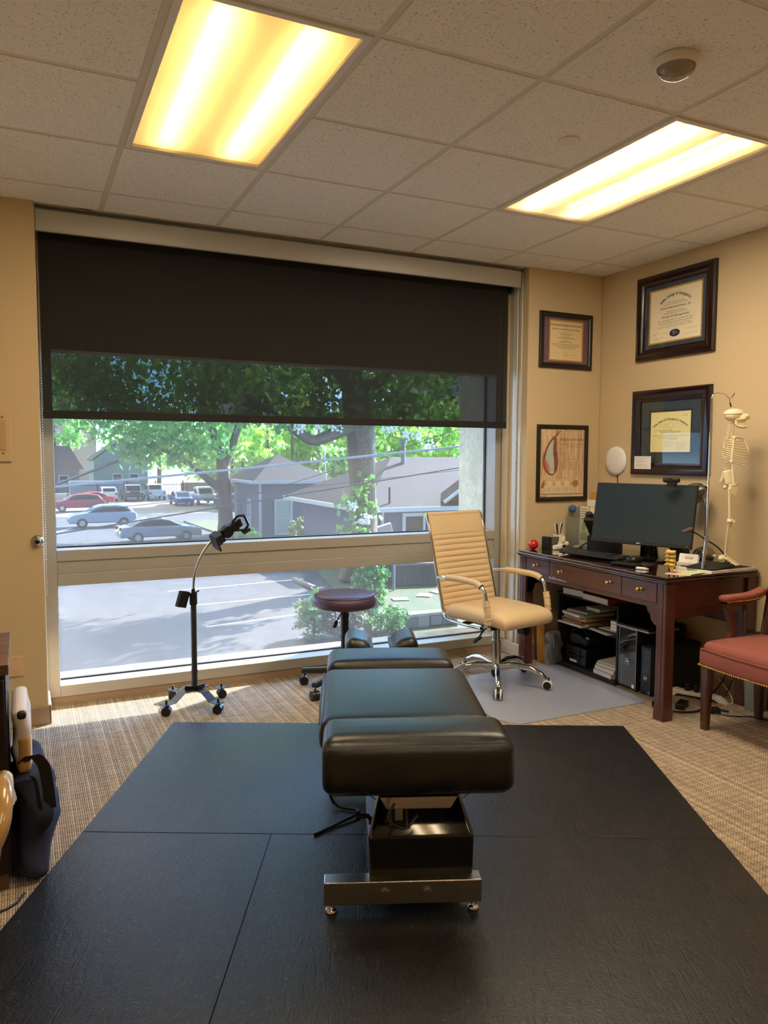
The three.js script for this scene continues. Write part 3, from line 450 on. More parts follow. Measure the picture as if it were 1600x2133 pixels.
const wheatTex = canvas(720, 960, (g, W, Hh) => {
  const gr = g.createLinearGradient(0, 0, 0, Hh); g.fillStyle = '#d8b88c'; g.fillRect(0, 0, W, Hh);
  let s = 5; const r = () => { s = (s * 1664525 + 1013904223) >>> 0; return s / 4294967296; };
  for (let i = 0; i < 170; i++) { g.strokeStyle = r() < 0.5 ? 'rgba(150,110,78,0.20)' : 'rgba(240,216,170,0.25)'; g.lineWidth = 4 + r() * 22; const x = r() * W; g.beginPath(); g.moveTo(x, r() * 300 - 50); g.quadraticCurveTo(x + r() * 40 - 20, 300, x + r() * 120 - 60, 420 + r() * 300); g.stroke(); }
  const seedShape = (f, k) => { g.fillStyle = f; g.beginPath(); g.moveTo(240 - 20 * k, 90 + 60 * k); g.bezierCurveTo(120 + 26 * k, 170 + 26 * k, 0 + 42 * k, 400, 70 + 34 * k, 560); g.bezierCurveTo(120 + 20 * k, 650 - 20 * k, 200, 690 - 44 * k, 250 - 20 * k, 620); g.bezierCurveTo(310 - 70 * k, 520, 300 - 80 * k, 430, 270 - 60 * k, 330); g.bezierCurveTo(262 - 60 * k, 240, 280 - 60 * k, 150 + 20 * k, 240 - 20 * k, 90 + 60 * k); g.fill(); };
  seedShape('#8a4a34', 0); seedShape('#b8c4b4', 1); g.strokeStyle = '#7a3c2a'; g.lineWidth = 9; for (const a of [-0.1, 0.25, 0.5]) { g.beginPath(); g.moveTo(250, 110); g.lineTo(250 + Math.sin(a + 0.2) * 120, 110 - Math.cos(a) * 90); g.stroke(); }
  g.fillStyle = '#c87850'; g.beginPath(); g.moveTo(78, 420); g.bezierCurveTo(60, 520, 110, 600, 160, 610); g.bezierCurveTo(170, 540, 110, 450, 78, 420); g.fill();
  txt(g, 'Refined Wheat', 512, 168, 'italic 56px serif', '#3a2a20'); txt(g, "America's Most Consumed", 512, 222, 'italic 30px serif', '#8a5a38'); txt(g, 'Unreal Food', 512, 258, 'italic 30px serif', '#8a5a38');
  for (let i = 0; i < 26; i++) { g.fillStyle = 'rgba(110,80,56,0.5)'; g.fillRect(370 + (i % 3) * 100, 460 + Math.floor(i / 3) * 14, 40 + r() * 30, 5); } g.fillStyle = '#7a5c42'; g.fillRect(370, 424, 270, 3); g.fillRect(280, 350, 130, 3);
  txt(g, 'The Refining Process', 330, 690, '18px serif', '#7a5c42');
  g.fillStyle = '#9a5a40'; g.beginPath(); g.moveTo(30, 830); g.quadraticCurveTo(20, 770, 84, 715); g.quadraticCurveTo(80, 780, 66, 830); g.fill();
  for (let i = 0; i < 4; i++) { const x = 160 + i * 140; g.fillStyle = '#e8d2ac'; g.fillRect(x - 58, 800, 112, 100); g.fillStyle = i < 3 ? '#e6cfa6' : '#b07858'; g.beginPath(); g.arc(x, 770, 50, 0, 7); g.fill(); g.strokeStyle = '#b08860'; g.lineWidth = 3; g.stroke(); for (let j = 0; j < 5; j++) { g.fillStyle = 'rgba(110,84,60,0.7)'; g.fillRect(x - 48, 828 + j * 13, 60 + r() * 36, 4); } g.fillStyle = '#7a5440'; g.fillRect(x - 84, 770, 34, 8); }
  g.fillStyle = '#221a14'; g.fillRect(0, 914, W, 7); g.fillStyle = '#dcc8a4'; g.fillRect(0, 922, W, 38); g.fillStyle = '#7a3c2c'; g.fillRect(10, 938, 110, 8); txt(g, '\u00a9 Whole Nutrition Posters', 440, 946, '15px serif', '#6a543e');
});
M.mahog = mat('#6a3a30', 0.28, { map: woodTex, clearcoat: 0.5, clearcoatRoughness: 0.15 }); M.frameBlack = mat('#1a1612', 0.35);
picture('framed_diploma', 'small black-framed diploma with plum matting, left of the corner', 'frame', 0.452, 0.382, 0.036, 0.022, M.frameBlack, '#6a5058', '#c8884a', 0.285, 0.272, stateTex, [3.428, 2.212, ZP], 0, -0.006);
picture('framed_poster', 'black-framed poster of a cut wheat grain below the small diploma', 'poster', 0.442, 0.532, 0.03, 0.02, M.frameBlack, null, null, 0.388, 0.478, wheatTex, [3.418, 1.368, ZP], 0);
picture('framed_diploma', 'large mahogany-framed college diploma with navy matting high on the right wall', 'frame', 0.638, 0.542, 0.07, 0.034, M.mahog, '#3c434c', '#b8944e', 0.425, 0.338, parkerTex, [XR, 2.316, -3.614], -PI / 2);
picture('framed_license', 'mahogany-framed board license with wide dark matting above the computer screen', 'frame', 0.648, 0.552, 0.074, 0.036, M.mahog, '#353f42', '#20241f', 0.345, 0.27, boardTex, [XR, 1.574, -3.625], -PI / 2);
one('license_card', b2(-0.074, 0.074, -0.042, 0.042, 0, 0.001), mat(0xffffff, 0.8, { map: canvas(256, 148, (g) => { g.fillStyle = '#efe4d6'; g.fillRect(0, 0, 256, 148); for (let i = 0; i < 8; i++) { g.fillStyle = '#7a7066'; g.fillRect(16, 14 + i * 16, i === 0 ? 224 : 120 + (i * 53) % 100, 3); } scribble(g, 30, 110, 80, 14, 3); scribble(g, 150, 118, 80, 14, 4); }) }), 'small white licence card tucked into the lower left of the license frame', 'card', [XR - 0.037, 1.375, -3.824], [0, -PI / 2, 0]).geometry = (() => { const g = new THREE.BoxGeometry(0.148, 0.084, 0.001); return g; })();
{ // wifi disc
  const t = thing('wifi_router', 'round white wireless access point mounted on the right wall', 'router', [XR, 1.385, -4.105]);
  mesh('shell', turn(la([[0, 0], [0.098, 0], [0.1, 0.006], [0.096, 0.018], [0.075, 0.027], [0.04, 0.031], [0, 0.032]], 48), 0, 0, PI / 2), M.white, t);
  mesh('centre_ring', turn(new THREE.TorusGeometry(0.032, 0.0012, 6, 40), 0, PI / 2, 0).translate(-0.031, 0, 0), M.tee, t);
  mesh('cable', tb([[-0.004, -0.097, 0.01], [-0.006, -0.16, 0.02], [-0.006, -0.3, 0.04], [-0.006, -0.55, 0.05]], 0.003, 16, 6), M.blackMat, t);
}
{ // left pier things
  const d = thing('door_stop', 'round brushed steel wall door stop on the left wall beside the window', 'door stop', [0.056, 0.969, ZP]);
  mesh('plate', turn(la([[0, 0], [0.031, 0], [0.031, 0.004], [0.026, 0.012], [0.018, 0.014], [0.016, 0.02], [0.0165, 0.028], [0.012, 0.03]], 32), PI / 2, 0, 0), M.steel, d); mesh('bumper', turn(la([[0, 0.034], [0.009, 0.033], [0.013, 0.028], [0.012, 0.02]].reverse(), 24), PI / 2, 0, 0), M.blackMat, d);
  const o = thing('wall_outlet', 'small blank wall plate low on the left wall beside the cabinet', 'outlet', [-0.062, 0.325, ZP]); mesh('plate', rb(0.072, 0.105, 0.006, 0.003, 0, 0, 0.003), mat('#d8b490', 0.5), o); for (const y of [-0.04, 0.04]) mesh('screw', cy(0.003, 0.003, 0.002, 0, y, 0.007, 'z', 8), M.steel, o);
  const p = thing('light_dimmer', 'large cream wall control plate at the left edge, left of the window', 'wall plate', [-0.105, 1.512, ZP]);
  mesh('plate', rb(0.115, 0.27, 0.012, 0.012, 0, 0, 0.006, 3), mat('#c8ae84', 0.45), p); mesh('slot', rb(0.03, 0.15, 0.006, 0.003, 0.018, 0, 0.013), mat('#b89c72', 0.4), p); for (const y of [-0.09, 0.09]) mesh('screw', cy(0.005, 0.005, 0.003, 0.018, y, 0.013, 'z', 10), M.brass, p);
}

// ================= DESK =================
const T = 0.78;
{
  const d = thing('writing_desk', 'dark cherry writing desk with brass knobs against the right wall', 'desk', [0, 0, 0]);
  const x0 = 3.03, x1 = 3.735, z0 = -4.262, z1 = -2.925;
  const top = mesh('top', [r2(x0 + 0.006, x1, T - 0.014, T, z0 + 0.004, z1 - 0.006, 0.004), r2(x0 - 0.004, x1, T - 0.026, T - 0.015, z0, z1 + 0.004, 0.004), r2(x0 + 0.004, x1, T - 0.038, T - 0.027, z0 + 0.004, z1 - 0.004, 0.004)], M.woodTop, d);
  const leg = (x, z) => { const l = mesh('leg', [r2(x, x + 0.068, 0, 0.742, z, z + 0.068, 0.006), r2(x - 0.003, x + 0.014, 0, 0.742, z + 0.022, z + 0.046, 0.003)], M.woodV, d); mesh('foot_cap', r2(x - 0.002, x + 0.07, 0, 0.055, z - 0.002, z + 0.07, 0.004), M.woodV, l); };
  leg(3.045, -3.005); leg(3.045, -4.25); leg(3.66, -3.005); leg(3.66, -4.25);
  const dr = (za, zb, ya, yb, knobs) => { const f = mesh('drawer', r2(3.048, 3.072, ya, yb, za, zb, 0.003), M.wood, d); for (const z of knobs) mesh('knob', [turn(la([[0, 0.03], [0.009, 0.0285], [0.0125, 0.024], [0.0105, 0.019], [0.005, 0.016], [0.005, 0.004], [0.011, 0.003], [0.012, 0]].reverse(), 20), 0, 0, PI / 2).translate(3.049, (ya + yb) / 2 + 0.004, z)], M.brass, f); };
  dr(-4.178, -3.932, 0.645, 0.738, [-4.065]); dr(-3.928, -3.276, 0.63, 0.738, [-3.811, -3.371]); dr(-3.272, -3.01, 0.63, 0.738, [-3.128]);
  // worn edge on the centre drawer
  const chips = []; for (let k = 0; k < 15; k++) { const z = -3.925 + k * 0.0115, h = 0.004 + 0.022 * rnd() * Math.exp(-k / 9); chips.push(turn(ex([[-0.005, 0], [0.005, 0], [0.002 - rnd() * 0.004, h]], 0.001), 0, -PI / 2, 0).translate(3.0478, 0.6305, z)); } mesh('bare_wood_chip', chips, M.paperDull, d);
  mesh('rail', [b2(3.062, 3.09, 0.60, 0.742, -4.19, -2.95), b2(3.08, 3.70, 0.60, 0.61, -4.19, -2.95)], M.wood, d);
  const br = ex([[0, 0.63], [0, 0.50], [-0.018, 0.506], [-0.035, 0.512], [-0.055, 0.535], [-0.062, 0.56], [-0.08, 0.575], [-0.09, 0.60], [-0.10, 0.63]], 0.02, 0.002); for (const [z, s] of [[-3.005, 1], [-4.182, -1]]) mesh('bracket', at(turn(br.clone().scale(1, 1, 1), 0, -PI / 2 * 1, 0).scale(1, 1, s), 3.07, 0, z), M.wood, d);
  mesh('side_panel', r2(3.11, 3.665, 0.548, 0.742, -2.98, -2.955, 0.003), M.wood, d); mesh('side_panel', r2(3.11, 3.665, 0.548, 0.742, -4.235, -4.21, 0.003), M.wood, d);
  mesh('back_panel', r2(3.70, 3.715, 0.45, 0.742, -4.19, -3.0, 0.003), M.wood, d);
}
// ---------- on the desk ----------
one('rubber_ball', sp(0.034, 0, 0.034, 0, 1, 1, 1, 28), M.red, 'shiny red ball on the left corner of the desk', 'ball', [3.135, T, -4.222]);
{ const t = thing('card_organizer', 'small black desk organizer holding a clear card beside the red ball', 'organizer', [3.235, T, -4.205]);
  mesh('box', r2(-0.02, 0.012, 0, 0.085, -0.03, 0.04, 0.003), M.blackMat, t); mesh('card', turn(rb(0.085, 0.07, 0.003, 0.002), 0.15, 0.15, 0).translate(0.06, 0.05, 0.02), mat('#77705c', 0.1), t); }
one('ear_thermometer', turn(rb(0.115, 0.034, 0.022, 0.011, 0, 0, 0, 4), 0, 0.1, 0.06), M.paper, 'white handheld thermometer with a small dark display lying on the desk', 'thermometer', [3.295, T + 0.018, -4.145]).add((() => { const m = new THREE.Mesh(uvm(rb(0.026, 0.02, 0.004, 0.001, 0.034, 0.005, 0.0095)), M.screen); m.name = 'display'; m.castShadow = m.receiveShadow = true; m.userData.label = 'small dark display'; return m; })());
{ const t = thing('pen_cup', 'white mug shaped like a vertebra, full of pens, on the desk', 'pen cup', [3.34, T, -4.215]);
  mesh('cup', la([[0, 0], [0.036, 0], [0.034, 0.03], [0.032, 0.06], [0.042, 0.095], [0.039, 0.096], [0.03, 0.06], [0, 0.055]], 28), M.paper, t); mesh('handle', [sp(0.022, 0.045, 0.03, 0.03, 1, 0.9, 0.8), sp(0.03, 0.02, 0.06, 0.03, 0.6, 1, 0.5)], M.bone, t); }
for (let k = 0; k < 6; k++) { const a = k * 1.1 + 0.4, dark = k % 2; one('pen', [rod([0, 0.06, 0], [Math.cos(a) * 0.028, 0.155 + rnd() * 0.02, Math.sin(a) * 0.022], 0.0045), sp(0.0045, Math.cos(a) * 0.028, 0.165, Math.sin(a) * 0.022, 1, 1, 1, 8)], dark ? M.white : M.black, (dark ? 'white' : 'black') + ' pen in the vertebra mug, ' + ['leaning to the right', 'leaning towards the screen', 'leaning left', 'nearest the red ball', 'at the back by the wall', 'standing at the right front'][k], 'pen', [3.34, T, -4.215], [0, 0, 0], dark ? 'white pens in the mug' : 'black pens in the mug'); }
one('stone', sp(0.045, 0, 0.014, 0, 1, 0.32, 0.6), mat('#8c8466', 0.4), 'flat olive stone beside the pen mug on the desk', 'stone', [3.44, T, -4.12]);
{ const t = thing('file_holder', 'clear acrylic magazine file holding envelopes at the back left of the desk', 'file holder', [3.45, T, -4.27]);
  const side = (z) => ex([[0, 0], [0.24, 0], [0.24, 0.30], [0.1, 0.285], [0.0, 0.215]], 0.004).translate(0, 0, z);
  mesh('side', turn(side(0), 0, 0, 0), M.acrylic, t); mesh('side', side(0.246), M.acrylic, t); mesh('front', b2(0, 0.004, 0, 0.215, 0, 0.246), M.acrylic, t); mesh('back', b2(0.236, 0.24, 0, 0.3, 0, 0.246), M.acrylic, t); mesh('floor_plate', b2(0, 0.24, 0, 0.004, 0, 0.246), M.acrylic, t); mesh('divider', b2(0.12, 0.123, 0, 0.29, 0, 0.246), M.acrylic, t); }
one('rubber_ball', sp(0.0285, 0, 0, 0, 1, 1, 1, 24), M.blue, 'matte blue ball resting on the clear file holder', 'ball', [3.475, T + 0.268, -4.235]);
{ const lines = canvas(256, 200, (g) => { g.fillStyle = '#e8dfc4'; g.fillRect(0, 0, 256, 200); g.fillStyle = '#7aa04a'; g.fillRect(20, 130, 90, 40); g.beginPath(); g.arc(66, 100, 26, 0, 7); g.fill(); g.fillStyle = '#d8b040'; g.fillRect(120, 0, 22, 200); g.fillStyle = '#c86a50'; g.beginPath(); g.arc(196, 60, 30, 0, 7); g.fill(); g.fillStyle = '#8a8a80'; for (let i = 0; i < 5; i++) g.fillRect(10, 12 + i * 12, 90, 4); });
  const sheet = (n, m, l, x, w, h, tilt, z) => one(n, turn(bx(w, h, 0.003, 0, h / 2, 0), 0, PI / 2, 0), m, l, 'paper', [x, T + 0.006, z], [0, 0, tilt]);
  one('manila_envelope', turn(bx(0.22, 0.375, 0.006, 0, 0.1875, 0), 0, PI / 2, 0), M.manila, 'tall golden manila envelope standing in the clear file holder', 'envelope', [3.63, T + 0.006, -4.147], [0, 0, -0.08]);
  one('envelope', turn(bx(0.2, 0.325, 0.004, 0, 0.1625, 0), 0, PI / 2, 0), M.paper, 'white letter envelope in front of the manila envelope', 'envelope', [3.60, T + 0.006, -4.147], [0, 0, -0.06]);
  const m = one('brochure', turn(bx(0.19, 0.28, 0.004, 0.04, 0.14, 0), 0, PI / 2, 0), mat(0xffffff, 0.7, { map: lines }), 'printed brochure with green and red drawings in the file holder', 'brochure', [3.545, T + 0.006, -4.147], [0, 0, -0.02]);
  const g = new THREE.BoxGeometry(0.004, 0.28, 0.19); g.translate(0, 0.14, 0); m.geometry = g; }
{ const t = thing('desk_phone', 'black office desk phone on a stand behind the keyboard', 'phone', [3.45, T, -3.88], -1.1);
  mesh('stand', [b2(-0.1, 0.1, 0, 0.11, -0.07, 0.04)], M.blackMat, t);
  const b = group('body', t); b.position.set(0, 0.155, 0.02); b.rotation.x = -0.75;
  mesh('case', rb(0.21, 0.03, 0.22, 0.01, 0, 0, 0), mat('#24221f', 0.5), b);
  const keys = []; for (let r = 0; r < 4; r++) for (let c = 0; c < 3; c++) keys.push(rb(0.016, 0.006, 0.012, 0.002, 0.0 + c * 0.024, 0.017, 0.02 + r * 0.02)); mesh('keypad', keys, mat('#4a4742', 0.5), b); mesh('display', b2(-0.02, 0.09, 0.0145, 0.017, -0.09, -0.04), M.paperDull, b);
  const h = mesh('handset', [tb([[-0.075, 0.045, -0.11], [-0.078, 0.06, -0.05], [-0.078, 0.062, 0.03], [-0.075, 0.045, 0.1]], 0.019, 24, 10), sp(0.028, -0.075, 0.035, -0.11, 1, 0.8, 1.1), sp(0.028, -0.075, 0.035, 0.1, 1, 0.8, 1.1)], mat('#1c1a18', 0.4), t); h.position.set(0, 0.155, 0.02); h.rotation.x = -0.75;
  mesh('cord', tb([[-0.08, 0.07, 0.09], [-0.13, 0.03, 0.1], [-0.12, 0.012, 0.13], [-0.02, 0.01, 0.16], [0.06, 0.01, 0.14]], 0.005, 40, 6), M.black, t); }
{ const t = thing('computer_keyboard', 'black computer keyboard on the desk in front of the screen', 'keyboard', [3.235, T, -3.72], -80 * D2R);
  mesh('case', [turn(rb(0.455, 0.016, 0.15, 0.006), -0.05, 0, 0).translate(0, 0.016, 0)], mat('#16181c', 0.35), t);
  const k = []; for (let r = 0; r < 6; r++) for (let c = 0; c < 18; c++) { if (c === 14) continue; k.push(rb(0.0195, 0.009, 0.0185, 0.003, -0.21 + c * 0.0245, 0.0265 + (2.5 - r) * 0.0011, -0.055 + r * 0.0215, 1)); } mesh('keys', k, mat('#22252a', 0.35), t); }
{ const t = thing('mouse_pad', 'black mouse pad with a gel wrist rest on the desk', 'mouse pad', [3.235, T, -3.385], -75 * D2R); mesh('pad', [cy(0.105, 0.105, 0.004, 0, 0.002, -0.02, 'y', 36)], M.blackMat, t); mesh('wrist_rest', at(soft(0.17, 0.018, 0.07, 0.009, null, 14, 4, 8), 0, 0.010, 0.075), M.black, t); }
one('computer_mouse', at(soft(0.062, 0.036, 0.105, 0.018, (o, s) => { if (s[1] > 0) o.y += 0.006 * (1 - s[2] ** 2); }, 12, 8, 14), 0, 0.02, 0), mat('#2a2724', 0.3), 'dark computer mouse on the round mouse pad', 'mouse', [3.27, T + 0.004, -3.41], [0, -75 * D2R, 0]);
{ const t = thing('computer_monitor', 'wide black computer monitor, switched off, on the desk', 'monitor', [3.353, 0, -3.447], -69.55 * D2R);
  const s = group('screen_unit', t); s.position.set(0, 1.069, 0); s.rotation.x = -0.188;
  mesh('bezel', rb(0.63, 0.372, 0.022, 0.004, 0, 0, -0.0115), M.blackMat, s); mesh('back_shell', rb(0.5, 0.26, 0.03, 0.012, 0, -0.02, -0.033), M.blackMat, s); mesh('screen', b2(-0.309, 0.309, -0.165, 0.181, -0.001, 0.0005), M.screen, s); 
  mesh('logo', [cy(0.004, 0.004, 0.001, -0.009, -0.1755, 0.0005, 'z', 16), b2(-0.003, -0.001, -0.179, -0.172, 0, 0.001), b2(-0.003, 0.002, -0.179, -0.1775, 0, 0.001), turn(new THREE.TorusGeometry(0.003, 0.0008, 6, 14, 5), 0, 0, 0.5).translate(0.008, -0.1755, 0.0005)], M.white, s, false, 'small grey maker mark'); mesh('power_light', cy(0.004, 0.004, 0.002, 0.29, -0.172, 0, 'z', 12), M.steel, s);
  mesh('neck', [loft([ring(rrect(0, -0.12, 0.11, 0.05, 0.01), T + 0.01), ring(rrect(0, -0.105, 0.085, 0.05, 0.01), 0.9), ring(rrect(0, -0.05, 0.075, 0.04, 0.01), 1.03)])], M.blackGloss, t);
  mesh('foot', loft([ring(rrect(0, -0.12, 0.27, 0.19, 0.08), T), ring(rrect(0, -0.12, 0.27, 0.19, 0.08), T + 0.01), ring(rrect(0, -0.12, 0.24, 0.16, 0.07), T + 0.016)]), M.blackGloss, t); }
{ const t = thing('webcam', 'small black webcam clipped on top of the monitor', 'webcam', [3.385, 1.262, -3.255], -69.55 * D2R); mesh('case', rb(0.1, 0.03, 0.03, 0.012, 0, 0.018, 0, 3), M.black, t); mesh('lens', cy(0.011, 0.011, 0.006, 0, 0.018, 0.016, 'z'), M.blackGloss, t); mesh('clip', [b2(-0.022, 0.022, -0.02, 0.006, -0.03, 0.012)], M.black, t); }
{ const t = thing('drop_bottle', 'tiny white-labelled dropper bottle under the monitor', 'bottle', [3.55, T, -3.86]); mesh('bottle', la([[0, 0], [0.014, 0], [0.0145, 0.003], [0.0145, 0.04], [0.008, 0.048], [0.008, 0.052]], 20), M.black, t); mesh('label', cy(0.0148, 0.0148, 0.028, 0, 0.021, 0), M.paper, t); mesh('cap', cy(0.0095, 0.0095, 0.02, 0, 0.062, 0), M.paper, t); }
for (const [x, z, h, l] of [[3.60, -3.37, 0.15, 'black computer speaker behind the right edge of the monitor'], [3.50, -3.30, 0.10, 'short black speaker in front of the taller one, right of the monitor foot']]) { const t = thing('speaker', l, 'speaker', [x, T, z], -1.1); mesh('case', rb(0.085, h, 0.08, 0.012, 0, h / 2, 0), M.blackMat, t); mesh('cone', cy(0.028, 0.028, 0.004, 0, h * 0.45, 0.041, 'z'), M.black, t); }
one('sticky_pad', rb(0.05, 0.008, 0.05, 0.002, 0, 0.004, 0), mat('#d8b020', 0.8), 'small yellow sticky note pad beside the phone', 'note pad', [3.565, T, -3.945]);
{ const t = thing('spine_model', 'small yellow lumbar spine model on the front right corner of the desk', 'spine model', [3.19, T, -3.045], 0.4);
  mesh('foot', la([[0, 0], [0.034, 0], [0.034, 0.006], [0, 0.008]], 24), M.acrylic, t);
  for (let k = 0; k < 4; k++) { const y = 0.045 + k * 0.023; const v = mesh('vertebra', [la([[0, -0.009], [0.019, -0.009], [0.0165, 0], [0.019, 0.009], [0, 0.009]], 18), rod([0, 0, -0.012], [0, -0.006, -0.042], 0.005, 0.003), rod([-0.012, 0, -0.012], [-0.038, 0.002, -0.02], 0.005, 0.0028), rod([0.012, 0, -0.012], [0.038, 0.002, -0.02], 0.005, 0.0028), sp(0.008, -0.014, 0.004, -0.022, 1, 1.3, 1, 10), sp(0.008, 0.014, 0.004, -0.022, 1, 1.3, 1, 10)], M.boneYellow, t); v.position.set(0.004 * Math.sin(k), y, 0); v.rotation.x = 0.12 - k * 0.05; }
  mesh('sacrum', [loft([ring(rrect(0, 0, 0.012, 0.01, 0.004), 0.006), ring(rrect(0, 0, 0.04, 0.022, 0.008), 0.034)])], M.boneYellow, t); mesh('support', [turn(rb(0.016, 0.07, 0.006, 0.002), 0.3, 0, 0.25).translate(0.012, 0.035, 0.025)], M.white, t); }
one('usb_remote', [rb(0.06, 0.014, 0.02, 0.005, 0, 0.007, 0), b2(0.03, 0.042, 0.004, 0.01, -0.006, 0.006)], M.white, 'small white plastic plug lying in front of the mouse pad', 'plug', [3.13, T, -3.21], [0, -1.2, 0]);
{ const t = thing('name_holder', 'small card stand reading ATLAS in front of the skeleton pole', 'sign', [3.425, T + 0.0135, -3.15], -67 * D2R); mesh('stand', [rb(0.115, 0.02, 0.05, 0.004, 0, 0.01, 0.005), turn(b2(-0.057, 0.057, 0.0, 0.05, -0.004, 0), -0.3, 0, 0).translate(0, 0.01, 0)], M.paperDull, t);
  const c = mesh('card', turn(plane(0.105, 0.05, 0, 0.03, 0.004), -0.3, 0, 0).translate(0, 0.013, 0.001), mat(0xffffff, 0.7, { map: canvas(256, 122, (g) => { g.fillStyle = '#ece4da'; g.fillRect(0, 0, 256, 122); txt(g, 'ATLAS', 134, 74, 'bold 38px sans-serif', '#4a3a34'); }) }), t, true); }
one('framed_board', [rb(0.37, 0.012, 0.235, 0.003, 0, 0.006, 0), bx(0.34, 0.002, 0.2, 0, 0.0125, 0)], M.blackMat, 'flat black board with pale edges under the skeleton stand', 'board', [3.55, T, -3.065], [0, 0.05, 0]).add((() => { const m = new THREE.Mesh(uvm(moulding(0.376, 0.241, 0.008, 0.013, [[0, 0], [0, 1], [1, 1], [1, 0]]).rotateX(-PI / 2)), M.paper); m.name = 'pale_edge'; m.castShadow = m.receiveShadow = true; return m; })());
one('leaflet', bx(0.2, 0.002, 0.13, 0, 0.001, 0), mat('#e4c0a8', 0.6), 'pink and white leaflet lying at the right front corner of the desk', 'paper', [3.25, T, -3.03], [0, 0.5, 0]);
one('leaflet', bx(0.15, 0.0015, 0.09, 0, 0.003, 0), mat('#c8d8a0', 0.6), 'greenish leaflet on top of the pink one by the spine model', 'paper', [3.28, T, -3.0], [0, 0.2, 0]);
{ const t = thing('desk_lamp', 'silver reading lamp behind the right edge of the monitor', 'lamp', [3.645, T, -3.235]);
  mesh('base', [sp(0.062, 0, 0.052, 0, 1, 0.85, 1, 28), cy(0.05, 0.05, 0.02, 0, 0.01, 0)], mat('#8c8578', 0.25, { metalness: 0.8 }), t); mesh('arm', tb([[0, 0.09, 0], [0.004, 0.2, 0.0], [0.0, 0.33, 0.0], [-0.005, 0.40, -0.02]], 0.007, 24, 8), M.steel, t); mesh('knob', [cy(0.008, 0.008, 0.02, 0.01, 0.055, 0.066, 'z')], M.paper, t);
  mesh('shade', turn(la([[0.016, 0.07], [0.024, 0.055], [0.05, 0.02], [0.062, -0.02], [0.064, -0.06], [0.061, -0.06], [0.058, -0.02], [0.046, 0.018], [0.02, 0.05]], 32), 1.25, -0.15, 0).translate(-0.005, 0.425, -0.055), mat('#9a9282', 0.25, { metalness: 0.8 }), t); }
{ const t = thing('clip_light', 'thin black gooseneck reading light bending over the skeleton stand', 'lamp', [0, 0, 0]); mesh('neck', tb([[3.675, T + 0.024, -3.10], [3.651, 0.851, -3.10], [3.60, 0.895, -3.10], [3.489, 0.951, -3.10], [3.412, 0.989, -3.10], [3.382, 0.999, -3.10]], 0.004, 40, 8), M.black, t); mesh('head', turn(rb(0.065, 0.016, 0.03, 0.006), 0, 0, 0.25).translate(3.357, 1.005, -3.10), mat('#5c5048', 0.35), t); mesh('clip', rb(0.03, 0.012, 0.03, 0.004, 3.675, T + 0.02, -3.10), M.black, t); }
